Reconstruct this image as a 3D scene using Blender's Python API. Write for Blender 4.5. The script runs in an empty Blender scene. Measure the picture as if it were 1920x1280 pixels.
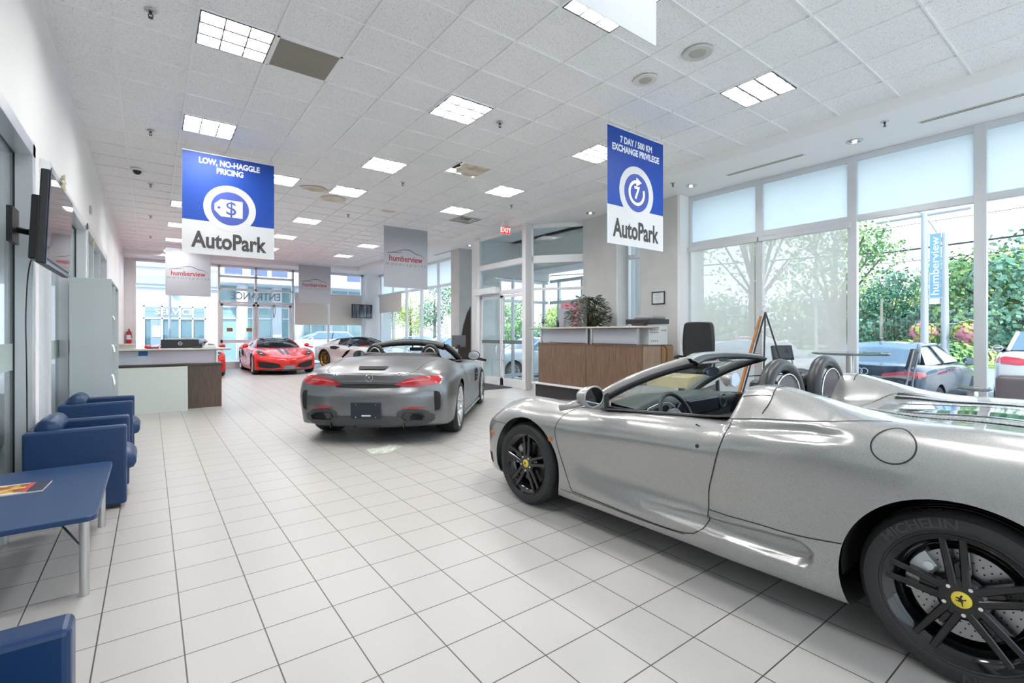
import bpy, bmesh, math, random
import numpy as np
from mathutils import Vector, Matrix
from mathutils.bvhtree import BVHTree
PI=math.pi; R=math.radians
sc=bpy.context.scene; COL=sc.collection
# ---------------- camera ----------------
F_PX,YAW,HOR=905.4,.64246,624.3
cd=bpy.data.cameras.new('camera'); cam=bpy.data.objects.new('camera',cd); COL.objects.link(cam)
cam.location=(0,0,1.359); cam.rotation_euler=(PI/2,0,-YAW)
cd.sensor_width=36; cd.lens=F_PX/1920*36; cd.shift_y=-(640-HOR)/1920; cd.clip_start=.05; cd.clip_end=400
sc.camera=cam
# ---------------- world / sun / exposure ----------------
sc.view_settings.view_transform='Standard'; sc.view_settings.look='None'; sc.view_settings.gamma=1
sc.view_settings.use_curve_mapping=False; sc.view_settings.exposure=.85
w=bpy.data.worlds.new('sky'); sc.world=w; w.use_nodes=True; nt=w.node_tree; nt.nodes.clear()
o_=nt.nodes.new('ShaderNodeOutputWorld'); bg=nt.nodes.new('ShaderNodeBackground'); rp=nt.nodes.new('ShaderNodeValToRGB')
tc=nt.nodes.new('ShaderNodeTexCoord'); sx=nt.nodes.new('ShaderNodeSeparateXYZ')
nt.links.new(tc.outputs['Generated'],sx.inputs[0]); nt.links.new(sx.outputs['Z'],rp.inputs[0]); nt.links.new(rp.outputs[0],bg.inputs[0]); nt.links.new(bg.outputs[0],o_.inputs[0])
rp.color_ramp.elements[0].position=0; rp.color_ramp.elements[0].color=(.92,.96,1,1)
rp.color_ramp.elements[1].position=.8; rp.color_ramp.elements[1].color=(.55,.74,1,1)
bg.inputs[1].default_value=1.5
sd=bpy.data.lights.new('sun','SUN'); sd.energy=3.2; sd.angle=.01; sd.color=(1,.96,.88); sun=bpy.data.objects.new('sun',sd); COL.objects.link(sun)
sun.rotation_euler=Vector((-.45,-.62,.85)).to_track_quat('Z','Y').to_euler()
TROFFER=35; DOWNL=6.0
# ---------------- materials ----------------
M={}
def srgb(h):
    h=h.lstrip('#'); c=[int(h[i:i+2],16)/255 for i in (0,2,4)]
    return tuple((x/12.92 if x<=.04045 else ((x+.055)/1.055)**2.4) for x in c)
def mat(name,col,rough=.5,metal=0,**k):
    if name in M: return M[name]
    m=bpy.data.materials.new(name); m.use_nodes=True; b=m.node_tree.nodes['Principled BSDF']
    if isinstance(col,str): col=srgb(col)
    b.inputs['Base Color'].default_value=(*col[:3],1); b.inputs['Roughness'].default_value=rough; b.inputs['Metallic'].default_value=metal
    for a,v in k.items():
        if a=='coat': b.inputs['Coat Weight'].default_value=v; b.inputs['Coat Roughness'].default_value=.04
        elif a=='spec': b.inputs['Specular IOR Level'].default_value=v
        elif a=='emit': b.inputs['Emission Color'].default_value=(*v[:3],1); b.inputs['Emission Strength'].default_value=v[3]
        elif a=='alpha': b.inputs['Alpha'].default_value=v
    M[name]=m; return m
def noisy(name,c1,c2,scale=20,rough=.5,metal=0,detail=3,stretch=(1,1,1),bump=0,coat=0,lo=.35,hi=.65):
    m=mat(name,c1,rough,metal,coat=coat); n=m.node_tree; b=n.nodes['Principled BSDF']
    tc=n.nodes.new('ShaderNodeTexCoord'); mp=n.nodes.new('ShaderNodeMapping'); mp.inputs['Scale'].default_value=stretch
    nz=n.nodes.new('ShaderNodeTexNoise'); nz.inputs['Scale'].default_value=scale; nz.inputs['Detail'].default_value=detail
    r=n.nodes.new('ShaderNodeValToRGB'); r.color_ramp.elements[0].position=lo; r.color_ramp.elements[1].position=hi
    a=[srgb(x) if isinstance(x,str) else x for x in (c1,c2)]
    r.color_ramp.elements[0].color=(*a[0],1); r.color_ramp.elements[1].color=(*a[1],1)
    n.links.new(tc.outputs['Object'],mp.inputs[0]); n.links.new(mp.outputs[0],nz.inputs['Vector']); n.links.new(nz.outputs['Fac'],r.inputs[0]); n.links.new(r.outputs[0],b.inputs['Base Color'])
    if bump:
        bp=n.nodes.new('ShaderNodeBump'); bp.inputs['Strength'].default_value=bump; bp.inputs['Distance'].default_value=.005
        n.links.new(nz.outputs['Fac'],bp.inputs['Height']); n.links.new(bp.outputs[0],b.inputs['Normal'])
    return m
def glassy(name,tint=(.93,.97,.97),refl=.5,ior=1.5,rough=0.0,diff=0,dcol=(.8,.8,.8),tl=.5):
    """thin glass: lets light straight through, mirrors by fresnel; diff = share of a scattering film"""
    m=bpy.data.materials.new(name); m.use_nodes=True; n=m.node_tree; n.nodes.clear()
    o=n.nodes.new('ShaderNodeOutputMaterial'); t=n.nodes.new('ShaderNodeBsdfTransparent'); g=n.nodes.new('ShaderNodeBsdfGlossy'); mx=n.nodes.new('ShaderNodeMixShader')
    lw=n.nodes.new('ShaderNodeLayerWeight'); lw.inputs[0].default_value=.5; f=n.nodes.new('ShaderNodeMath'); f.operation='POWER'; f.inputs[1].default_value=5; n.links.new(lw.outputs['Facing'],f.inputs[0]); mu=n.nodes.new('ShaderNodeMath'); mu.operation='MULTIPLY_ADD'; mu.inputs[1].default_value=.9*min(1,refl*2); mu.inputs[2].default_value=.04*refl*2
    t.inputs[0].default_value=(*tint,1); g.inputs['Roughness'].default_value=rough
    n.links.new(f.outputs[0],mu.inputs[0]); n.links.new(mu.outputs[0],mx.inputs[0]); n.links.new(t.outputs[0],mx.inputs[1]); n.links.new(g.outputs[0],mx.inputs[2])
    last=mx
    if diff:
        d=n.nodes.new('ShaderNodeBsdfDiffuse'); d.inputs[0].default_value=(*dcol,1); tr=n.nodes.new('ShaderNodeBsdfTranslucent'); tr.inputs[0].default_value=(*dcol,1)
        a=n.nodes.new('ShaderNodeMixShader'); a.inputs[0].default_value=tl; n.links.new(d.outputs[0],a.inputs[1]); n.links.new(tr.outputs[0],a.inputs[2])
        b=n.nodes.new('ShaderNodeMixShader'); b.inputs[0].default_value=diff; n.links.new(mx.outputs[0],b.inputs[1]); n.links.new(a.outputs[0],b.inputs[2]); last=b
    n.links.new(last.outputs[0],o.inputs[0]); M[name]=m; return m
WHITE=mat('wall_paint',(.80,.80,.80),.6); noisy('grey_wall',(.50,.50,.49),(.54,.54,.53),3,.6)
FRAME=mat('aluminium_frame',(.66,.68,.70),.32,.55); FRAMEW=mat('white_frame',(.76,.77,.79),.35,.2); STEEL=mat('brushed_steel',(.62,.62,.62),.3,1); CHROME=mat('chrome',(.85,.85,.86),.08,1)
BLACK=mat('black_plastic',(.018,.018,.02),.4); RUBBER=mat('rubber',(.028,.028,.03),.55); DARK=mat('dark_void',(.006,.006,.007),.8)
GLASS=glassy('window_glass'); CARGLASS=glassy('car_glass',(.80,.88,.86),.6); DKGLASS=glassy('tinted_glass',(.25,.3,.33),.8)
SHADE=glassy('mesh_shade',(.97,.97,.97),0.01,diff=.50,dcol=(.86,.84,.80)); FROST=glassy('frosted_film',(.9,.95,1),.05,diff=.82,dcol=(.96,.98,1),tl=.92)
LENS=glassy('clear_lens',(.9,.93,.95),.9)
# ---------------- mesh helpers ----------------
class MB:
    def __init__(s): s.v=[]; s.f=[]
    def add(s,vs,fs):
        o=len(s.v); s.v+= [tuple(float(c) for c in v) for v in vs]; s.f+=[tuple(o+i for i in f) for f in fs]; return s
    def box(s,cx,cy,cz,sx,sy,sz,rz=0,mx=None):
        vs=[Vector((x*sx/2,y*sy/2,z*sz/2)) for x in (-1,1) for y in (-1,1) for z in (-1,1)]
        if rz: vs=[Matrix.Rotation(rz,3,'Z')@v for v in vs]
        vs=[v+Vector((cx,cy,cz)) for v in vs]
        if mx is not None: vs=[mx@v for v in vs]
        return s.add(vs,[(0,1,3,2),(4,6,7,5),(0,4,5,1),(2,3,7,6),(0,2,6,4),(1,5,7,3)])
    def b2(s,x0,y0,z0,x1,y1,z1): return s.box((x0+x1)/2,(y0+y1)/2,(z0+z1)/2,abs(x1-x0),abs(y1-y0),abs(z1-z0))
    def tube(s,pts,r,n=8,caps=True,closed=False):
        pts=[Vector(p) for p in pts]; m=len(pts); rr=r if isinstance(r,(list,tuple)) else [r]*m; rings=[]; nrm=None
        for i,p in enumerate(pts):
            a=pts[(i-1)%m] if (i>0 or closed) else p; b=pts[(i+1)%m] if (i<m-1 or closed) else p
            d=(b-a).normalized() if (b-a).length>1e-9 else Vector((0,0,1))
            if nrm is None: nrm=d.orthogonal().normalized()
            else:
                nrm=nrm-d*nrm.dot(d); nrm=nrm.normalized() if nrm.length>1e-6 else d.orthogonal().normalized()
            bi=d.cross(nrm); rings.append([p+(nrm*math.cos(2*PI*k/n)+bi*math.sin(2*PI*k/n))*rr[i] for k in range(n)])
        vs=[v for r_ in rings for v in r_]; fs=[]
        for i in range(m if closed else m-1):
            j=(i+1)%m
            for k in range(n): fs.append((i*n+k,i*n+(k+1)%n,j*n+(k+1)%n,j*n+k))
        if caps and not closed: fs.append(tuple(range(n))[::-1]); fs.append(tuple((m-1)*n+k for k in range(n)))
        return s.add(vs,fs)
    def cyl(s,p0,p1,r0,r1=None,n=20): return s.tube([p0,p1],[r0,r0 if r1 is None else r1],n)
    def lathe(s,prof,axis='Z',org=(0,0,0),n=32,a0=0,a1=2*PI,mx=None):
        full=abs(a1-a0-2*PI)<1e-6; N=n if full else n+1; vs=[]
        for i in range(N):
            a=a0+(a1-a0)*i/n; c,q=math.cos(a),math.sin(a)
            for r,h in prof:
                v=(r*c,r*q,h) if axis=='Z' else ((r*c,h,r*q) if axis=='Y' else (h,r*c,r*q))
                v=Vector(v)+Vector(org); vs.append(mx@v if mx is not None else v)
        m=len(prof); fs=[]
        for i in range(n):
            j=(i+1)%N
            for k in range(m-1): fs.append((i*m+k,j*m+k,j*m+k+1,i*m+k+1))
        return s.add(vs,fs)
    def prism(s,poly,h0,h1,fn):
        """poly 2D, fn(a,b,h)->xyz"""
        n=len(poly); vs=[fn(a,b,h0) for a,b in poly]+[fn(a,b,h1) for a,b in poly]
        return s.add(vs,[tuple(range(n))[::-1],tuple(range(n,2*n))]+[(i,(i+1)%n,n+(i+1)%n,n+i) for i in range(n)])
    def grid(s,rows,closed=False):
        m=len(rows[0]); vs=[v for r in rows for v in r]; fs=[]
        for i in range(len(rows)-1):
            for k in range(m if closed else m-1): k2=(k+1)%m; fs.append((i*m+k,i*m+k2,(i+1)*m+k2,(i+1)*m+k))
        return s.add(vs,fs)
def obj(name,mb,material,parent=None,smooth=False,bevel=0,seg=2,fixn=True,loc=None,rotz=0,auto=None,sub=0):
    me=bpy.data.meshes.new(name); me.from_pydata(mb.v,[],mb.f); me.validate()
    if fixn:
        b=bmesh.new(); b.from_mesh(me); bmesh.ops.recalc_face_normals(b,faces=b.faces); b.to_mesh(me); b.free()
    ms=material if isinstance(material,(list,tuple)) else [material]
    for m in ms: me.materials.append(m)
    if smooth: me.polygons.foreach_set('use_smooth',[True]*len(me.polygons))
    if auto is not None:
        me.polygons.foreach_set('use_smooth',[True]*len(me.polygons)); me.set_sharp_from_angle(angle=R(auto))
    o=bpy.data.objects.new(name,me); COL.objects.link(o); o.parent=parent
    if loc is not None: o.location=loc
    o.rotation_euler.z=rotz
    if bevel:
        md=o.modifiers.new('bevel','BEVEL'); md.width=bevel; md.segments=seg; md.limit_method='ANGLE'; md.angle_limit=R(40)
    if sub:
        md=o.modifiers.new('sub','SUBSURF'); md.levels=md.render_levels=sub
    return o
def tag(o,label=None,cat=None,group=None,kind=None):
    for k,v in (('label',label),('category',cat),('group',group),('kind',kind)):
        if v: o[k]=v
    return o
def thing(name,label,cat,loc=(0,0,0),rotz=0,group=None):
    o=bpy.data.objects.new(name,None); COL.objects.link(o); o.empty_display_size=.1; o.location=loc; o.rotation_euler.z=rotz
    return tag(o,label,cat,group)
def struct(name,mb,m,**k): return tag(obj(name,mb,m,**k),kind='structure')
def copy_tree(o,parent=None):
    c=o.copy(); COL.objects.link(c); c.parent=parent
    for ch in list(o.children): copy_tree(ch,c)
    return c
def dup(o,loc,rotz=None,label=None,group=None):
    c=copy_tree(o); c.location=loc
    if rotz is not None: c.rotation_euler.z=rotz
    return tag(c,label,None,group)
def text(name,body,size,material,parent,fn,depth=.003,bold=0,width=None,shear=0,mirror=False,align='CENTER',space=1.0):
    """flat lettering, its own outline turned into a mesh; fn(x,y,h) places it"""
    cu=bpy.data.curves.new('txt','FONT'); cu.body=body; cu.size=size; cu.align_x=align; cu.align_y='CENTER'; cu.offset=bold*size; cu.shear=shear; cu.space_character=space; cu.resolution_u=4
    cu.extrude=depth/2; to=bpy.data.objects.new('txt',cu); COL.objects.link(to)
    dg=bpy.context.evaluated_depsgraph_get(); me=bpy.data.meshes.new_from_object(to.evaluated_get(dg)); bpy.data.objects.remove(to); bpy.data.curves.remove(cu)
    k=1
    if width and len(me.vertices):
        xs=[v.co.x for v in me.vertices]; k=width/(max(xs)-min(xs)); c=(max(xs)+min(xs))/2
        for v in me.vertices: v.co.x=(v.co.x-c)*k
    for v in me.vertices: v.co=Vector(fn(-v.co.x if mirror else v.co.x,v.co.y,v.co.z+depth/2))
    me.materials.clear(); me.materials.append(material); me.name=name
    o=bpy.data.objects.new(name,me); COL.objects.link(o); o.parent=parent; return o
# ---------------- room ----------------
XL,XR,YB,ZC,ZS,ZT=-.735,8.33,21.5,4.104,3.975,0
XW,XB=8.0,6.985   # inner face of the right wall, bulkhead face
# floor
fm=mat('floor_tile',(.5,.5,.5),.33,spec=.45); n=fm.node_tree; b=n.nodes['Principled BSDF']
tc=n.nodes.new('ShaderNodeTexCoord'); mp=n.nodes.new('ShaderNodeMapping'); br=n.nodes.new('ShaderNodeTexBrick'); nz=n.nodes.new('ShaderNodeTexNoise'); nz2=n.nodes.new('ShaderNodeTexNoise')
mp.inputs['Location'].default_value=(-.1155,-2.4607,0); mp.inputs['Scale'].default_value=(1,1,1)
br.offset=0; br.squash=1; br.inputs['Scale'].default_value=1; br.inputs['Brick Width'].default_value=.3048; br.inputs['Row Height'].default_value=.3048; br.inputs['Mortar Size'].default_value=.003; br.inputs['Mortar Smooth'].default_value=.1
br.inputs['Color1'].default_value=(.445,.424,.406,1); br.inputs['Color2'].default_value=(.428,.412,.397,1); br.inputs['Mortar'].default_value=(.065,.055,.045,1)
nz.inputs['Scale'].default_value=260; nz.inputs['Detail'].default_value=2; nz2.inputs['Scale'].default_value=1.3
mr=n.nodes.new('ShaderNodeMapRange'); mr.inputs['From Min'].default_value=.3; mr.inputs['From Max'].default_value=.7; mr.inputs['To Min'].default_value=.93; mr.inputs['To Max'].default_value=1.06
mul=n.nodes.new('ShaderNodeMixRGB'); mul.blend_type='MULTIPLY'; mul.inputs[0].default_value=1
n.links.new(tc.outputs['Object'],mp.inputs[0]); n.links.new(mp.outputs[0],br.inputs['Vector']); n.links.new(tc.outputs['Object'],nz.inputs['Vector']); n.links.new(nz.outputs['Fac'],mr.inputs[0])
n.links.new(br.outputs['Color'],mul.inputs[1]); n.links.new(mr.outputs[0],mul.inputs[2]); n.links.new(mul.outputs[0],b.inputs['Base Color'])
bp=n.nodes.new('ShaderNodeBump'); bp.inputs['Strength'].default_value=.25; bp.inputs['Distance'].default_value=.002; bp.invert=True; n.links.new(br.outputs['Fac'],bp.inputs['Height']); n.links.new(bp.outputs[0],b.inputs['Normal'])
struct('floor',MB().b2(-5.2,-3,-.12,8.9,YB+.15,0),fm)
# ceiling tiles
cm=mat('ceiling_tile',(.8,.8,.8),.85); n=cm.node_tree; b=n.nodes['Principled BSDF']
tc=n.nodes.new('ShaderNodeTexCoord'); nz=n.nodes.new('ShaderNodeTexNoise'); nz.inputs['Scale'].default_value=110; nz.inputs['Detail'].default_value=2
r=n.nodes.new('ShaderNodeValToRGB'); r.color_ramp.elements[0].position=.32; r.color_ramp.elements[0].color=(.52,.52,.52,1); r.color_ramp.elements[1].position=.43; r.color_ramp.elements[1].color=(.82,.82,.83,1)
ns=n.nodes.new('ShaderNodeTexNoise'); ns.inputs['Scale'].default_value=.45; ns.inputs['Detail'].default_value=3
n.links.new(tc.outputs['Object'],nz.inputs['Vector']); n.links.new(nz.outputs['Fac'],r.inputs[0]); n.links.new(r.outputs[0],b.inputs['Base Color'])
bp=n.nodes.new('ShaderNodeBump'); bp.inputs['Strength'].default_value=.3; bp.inputs['Distance'].default_value=.002; n.links.new(nz.outputs['Fac'],bp.inputs['Height']); n.links.new(bp.outputs[0],b.inputs['Normal'])
G=.6096; GX=[1.544+G*i for i in range(-3,9)]; GY=[4.852+.6115*i for i in range(-13,26)]
def cell(X,Y): # grid cell (i,j) holding a point
    return int(math.floor((X-GX[0])/G)),int(math.floor((Y-GY[0])/.6115))
troff=[]   # (i,j)
for cx,rows in ((.61,(-4,0,4,12,16,20,24)),(1.83,(7,)),(3.06,(-8,-4,0,4,7,12,16,20)),(5.49,(-8,-4,0,4,7,16,20))):
    for rw in rows:
        i,_=cell(cx,5); troff.append((i,rw+13))
vent=[cell(1.22,5.1)]; diffuser=[cell(5.95,9.9)]; missing=[cell(4.3,7.0)]
tiles=MB(); gi=[XL]+GX[:]; gi=[x for x in gi if x<XB]+[XB]
holes=set(troff+vent+missing+diffuser)
ylim=20.25
ceil_obj=MB()
for a in range(-1,len(GX)):
    x0=XL if a<0 else GX[a]; x1=(GX[a+1] if a+1<len(GX) else XB); x1=min(x1,XB)
    if a<0 and x0<-2: x0=-2
    if x1<=x0: continue
    # merge vertically between holes
    j=0; js=[q for q in range(len(GY)-1) if (a,q) in holes]; y=-3.0
    for q in js+[None]:
        y1=ylim if q is None else GY[q]
        if y1>y+1e-4: ceil_obj.b2(x0,y,ZC+.011,x1,y1,ZC+.03)
        if q is not None: y=GY[q+1]
struct('ceiling',ceil_obj,cm)
tb=MB()
for x in GX:
    if x<XB-.02: tb.b2(x-.012,-3,ZC-.002,x+.012,ylim,ZC+.02)
for y in GY:
    if y<ylim: tb.b2(XL,y-.008,ZC-.0005,XB,y+.008,ZC+.018)
tb.b2(XL,-3,ZC-.003,XL+.02,ylim,ZC+.02)
struct('trim_1',tb,mat('ceiling_grid',(.80,.80,.80),.45))
# slab above, bulkheads
sl=MB(); sl.b2(-5.2,-3,4.55,8.9,YB+.15,4.7); sl.b2(XB,-3,ZS,8.6,ylim+.0,4.55); sl.b2(-5.2,ylim,ZS,8.9,YB+.15,4.55); sl.b2(8.33,-3,ZS,8.9,ylim,4.55)
struct('ceiling_bulkhead',sl,WHITE,bevel=.004)
tr=MB()
# left wall (face X=XL): openings 1,2,3 ; opening span (y0,y1,z1)
LW=[(2.6,5.28,2.82),(5.95,9.05,2.89),(9.25,13.1,2.95)]
lw=MB(); t=.16
def lwb(y0,y1,z0,z1): lw.b2(XL-t,y0,z0,XL,y1,z1)
lwb(2.4,2.6,0,ZC+.4)
ys=[2.6,5.28,5.95,9.05,9.25,13.1,YB]
for (y0,y1,z1) in LW: lwb(y0,y1,z1,ZC+.4)
lwb(5.28,5.95,0,ZC+.4); lwb(9.05,9.25,0,ZC+.4); lwb(13.1,YB+.15,0,ZC+.4)
struct('wall_left',lw,WHITE)
lw=MB(); lw.b2(-1.75,-3,0,-1.6,2.4,ZC+.4); lw.b2(-1.75,2.3,0,XL-t,2.45,ZC+.4); struct('wall_left_return',lw,WHITE)
for k,(y0,y1,z1) in enumerate(LW):
    fr=MB(); x0,x1=XL-.13,XL+.012
    fr.b2(x0,y0,0,x1,y0+.05,z1); fr.b2(x0,y1-.1,0,x1,y1,z1); fr.b2(x0,y0,z1-.1,x1,y1,z1); fr.b2(x0,y0,0,x1-.03,y1,.1)
    nm=max(1,round((y1-y0)/1.5))
    for q in range(1,nm): yy=y0+(y1-y0)*q/nm; fr.b2(x0,yy-.025,0,x1-.03,yy+.025,z1)
    w_=struct('window_%d'%(k+1),fr,FRAME,bevel=.003)
    obj('window_gasket',MB().b2(XL-.1,y1-.104,0,XL-.088,y1-.0995,z1-.1).b2(XL-.1,y0,z1-.104,XL-.088,y1-.1,z1-.0995),BLACK,w_)
    obj('window_glass',MB().b2(XL-.105,y0,.1,XL-.1,y1,z1-.1),GLASS,w_)
    obj('frosted_band',MB().b2(XL-.099,y0+.05,1.08,XL-.0985,y1-.1,1.28),mat('band_film',(.50,.60,.58),.6,alpha=.8),w_)
# office behind the left glass
of=MB(); of.b2(-5.2,2.3,0,-5.05,YB,1.0); of.b2(-5.2,2.3,2.6,-5.05,YB,ZC+.4); of.b2(-5.2,2.3,0,XL-t,2.45,ZC+.4)
struct('wall_office',of,WHITE); struct('ceiling_office',MB().b2(-5.2,2.4,2.9,XL-t,YB,3.0),cm)
# back wall: glazing at Y=YB
bw=MB(); bw.b2(XL,YB-.05,0,-.45,YB+.15,ZS); bw.b2(7.70,YB-.3,0,8.9,YB+.15,ZS)
struct('wall_back',bw,WHITE)
fw=MB()
for x in (-1.6,.5,2.6,4.7,6.8,8.8): fw.b2(x-.05,-3.1,0,x+.05,-3.0,4.55)
for z in (.08,3.0,4.5): fw.b2(-1.7,-3.09,z-.05,8.9,-3.01,z+.05)
wf_=struct('window_13',fw,FRAME); obj('window_glass',MB().b2(-1.7,-3.055,0,8.9,-3.05,4.5),GLASS,wf_)  # unseen glazed wall behind the camera, added to let daylight in
fr=MB(); y0,y1=YB-.06,YB+.06
for x in (-.45,2.09,3.35,4.72,6.15,7.62): fr.b2(x-.04,y0,0,x+.04,y1,ZS)
for z,xa,xb in ((ZS-.05,-.45,7.7),(3.06,2.09,4.72),(2.55,2.09,4.72),(.06,-.45,2.09),(.06,4.72,7.66),(3.55,2.09,4.72)): fr.b2(xa,y0,z-.04,xb,y1,z+.04)
w_=struct('window_4',fr,FRAMEW,bevel=.003)
obj('window_glass',MB().b2(-.45,YB-.004,.1,2.09,YB+.004,ZS).b2(2.09,YB-.004,2.55,4.72,YB+.004,ZS).b2(4.72,YB-.004,.1,7.62,YB+.004,ZS),GLASS,w_)
# back double door
fr=MB()
for x0,x1 in ((2.13,3.33),(3.37,4.66)):
    fr.b2(x0,y0,0,x0+.09,y1,2.5); fr.b2(x1-.09,y0,0,x1,y1,2.5); fr.b2(x0,y0,2.41,x1,y1,2.5); fr.b2(x0,y0,0,x1,y1,.25); fr.b2(x0,y0,.98,x1,y1,1.1)
d_=struct('door_1',fr,FRAMEW,bevel=.003); obj('door_glass',MB().b2(2.13,YB-.003,0,4.66,YB+.003,2.5),GLASS,d_)
# lettering on the far glass, seen from behind
e_=tag(text('window_lettering','ENTRANCE',.42,mat('etched_letters',(.30,.36,.40),.5),None,lambda x,y,h:(3.36+x,YB-.012-h,2.80+y),depth=.004,bold=.012,width=1.75,mirror=True),'grey ENTRANCE lettering on the far glass above the back doors, reading backwards','lettering')
# roller shades at the back
for k,(xa,xb,zb,zt,lb) in enumerate(((4.78,6.11,1.72,3.03,'beige roller shade half lowered beside the back doors'),(6.19,7.58,1.72,3.03,'beige roller shade half lowered next to the corner column at the back'))):
    s_=thing('roller_shade',lb,'blind',((xa+xb)/2,YB-.10,zb),0)
    obj('shade_cloth',MB().b2(-(xb-xa)/2,-.002,0,(xb-xa)/2,.002,zt-zb),mat('beige_shade',(.72,.69,.63),.8),s_)
    obj('hem_bar',MB().b2(-(xb-xa)/2,-.012,-.02,(xb-xa)/2,.012,.01),FRAMEW,s_); obj('shade_roller',MB().cyl((-(xb-xa)/2,0,zt-zb),((xb-xa)/2,0,zt-zb),.03),FRAMEW,s_,auto=40)
# right wall window (window_5) Y from -3 to 5.455
rw=MB()
rw.b2(XW,5.455,0,8.9,6.33,ZS); rw.b2(XW,6.95,0,8.9,7.95,ZS)
struct('wall_right',rw,mat('grey_wall',(.6,.6,.6)),bevel=.004)
rw=MB(); rw.b2(XW+.005,5.40,0,8.6,5.455,ZS); rw.b2(XW+.005,6.93,0,8.6,6.955,ZS); struct('wall_reveal',rw,WHITE)
rw=MB(); rw.b2(8.2,-3,-.0,8.6,5.4,.08); struct('baseboard_right',rw,WHITE)
def glazing(name,X,ys,y0,y1,z1,zt,mats=(FRAME,GLASS),dx=.09,z0=.06,w=.06):
    fr=MB()
    for y in ys: fr.b2(X-dx/2,y-w,z0,X+dx/2,y+w,z1)
    for z in zt: fr.b2(X-dx/2+.006,y0,z-.045,X+dx/2-.006,y1,z+.045)
    w_=struct(name,fr,mats[0],bevel=.004)
    obj('window_glass',MB().b2(X+.0,y0,z0,X+.006,y1,z1),mats[1],w_); return w_
w5=glazing('window_5',XR,(-2.7,-1.5,-.15,1.325,2.70,4.06,5.40),-3,5.455,ZS,(.12,3.045,ZS-.045))
# upper frosted lights
for k,(ya,yb) in enumerate(((-1.44,-.21),(-.09,1.265),(1.385,2.64),(2.76,4.0),(4.12,5.34))):
    obj('frosted_pane',MB().b2(XR-.012,ya,3.09,XR-.008,yb,ZS-.09),FROST,w5)
for k,(ya,yb,lb) in enumerate(((2.76,4.0,'sheer grey roller blind covering the wide lower pane behind the black easel'),(4.12,5.34,'sheer grey roller blind on the last lower pane beside the framed certificate wall'))):
    s_=thing('roller_shade',lb,'blind',(XR-.07,(ya+yb)/2,.15),0); h=(yb-ya)/2
    obj('shade_cloth',MB().b2(-.001,-h,0,.001,h,2.80),SHADE,s_); obj('shade_cassette',MB().b2(-.03,-h-.05,2.76,.04,h+.05,2.84),FRAME,s_,bevel=.005); obj('hem_bar',MB().b2(-.01,-h,-.02,.01,h,.015),FRAME,s_)
w6=glazing('window_6',XR,(6.40,6.90),6.33,6.95,ZS,(.12,3.0,ZS-.045),w=.035)
# vestibule: doors in plane X=7.3, angled pane, post
VX=7.30; PO=(7.30,9.10)
def vp(x,y0,z0,y1,z1,mb,dx=.1): mb.b2(x-dx/2,y0,z0,x+dx/2,y1,z1)
fr=MB(); vp(VX,11.16,0,11.30,ZS,fr,.14); vp(VX,9.15,3.06,11.2,3.20,fr,.14); vp(VX,9.15,3.87,11.2,ZS,fr,.1); vp(VX,9.15,2.36,11.2,2.46,fr)
w7=struct('window_7',fr,FRAMEW,bevel=.004); obj('window_glass',MB().b2(VX-.003,9.15,2.46,VX+.003,11.2,ZS),GLASS,w7)
obj('window_mullion',MB().b2(VX-.15,9.02,0,VX+.09,9.16,ZS),FRAMEW,w7,bevel=.01)
# angled pane from post to (8.2,7.95)
A=Vector((7.36,9.06,0)); B=Vector((8.24,7.96,0)); dd=(B-A); L_=dd.length; ang=math.atan2(dd.y,dd.x)
MX=Matrix.Translation(A)@Matrix.Rotation(ang,4,'Z')
fr=MB()
for z,h in ((3.13,.09),(ZS-.05,.05),(.08,.08),(2.42,.03)): fr.box(L_/2,0,z,L_,.09,2*h,mx=MX)
for x in (.03,L_-.03): fr.box(x,0,ZS/2,.06,.09,ZS,mx=MX)
w8=struct('window_8',fr,FRAMEW,bevel=.004); g=MB(); g.box(L_/2,0,ZS/2,L_,.006,ZS,mx=MX); obj('window_glass',g,GLASS,w8)
def leaf(name,ya,yb,hy):
    fr=MB(); x=VX
    vp(x,ya,0.01,ya+.06,2.34,fr,.05); vp(x,yb-.06,0.01,yb,2.34,fr,.05); vp(x,ya,2.27,yb,2.34,fr,.05); vp(x,ya,.01,yb,.2,fr,.05)
    d=struct(name,fr,FRAMEW,bevel=.003); obj('door_glass',MB().b2(x-.003,ya,.1,x+.003,yb,2.3),GLASS,d)
    obj('push_bar',MB().b2(x-.05,ya+.08,1.09,x-.02,yb-.08,1.18),mat('bar_grey',(.12,.14,.15),.4),d,bevel=.004)
    h=MB(); h.tube([(x-.03,hy,.66),(x-.10,hy,.66),(x-.10,hy,1.02),(x-.03,hy,1.02)],.014,8); obj('door_handle',h,STEEL,d,auto=50)
leaf('door_2',9.18,10.16,10.06); leaf('door_3',10.18,11.14,10.30)
op=thing('door_operator','grey rectangular automatic door opener mounted above the entrance double doors','door opener',(VX-.12,10.75,2.38)); obj('operator_housing',MB().b2(-.08,-.55,0,.06,.5,.17),FRAMEW,op,bevel=.006); obj('operator_arm',MB().tube([(-.05,-.4,-.0),(-.22,-.1,-.02),(-.04,.45,-.02)],.012,6),STEEL,op)
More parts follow.
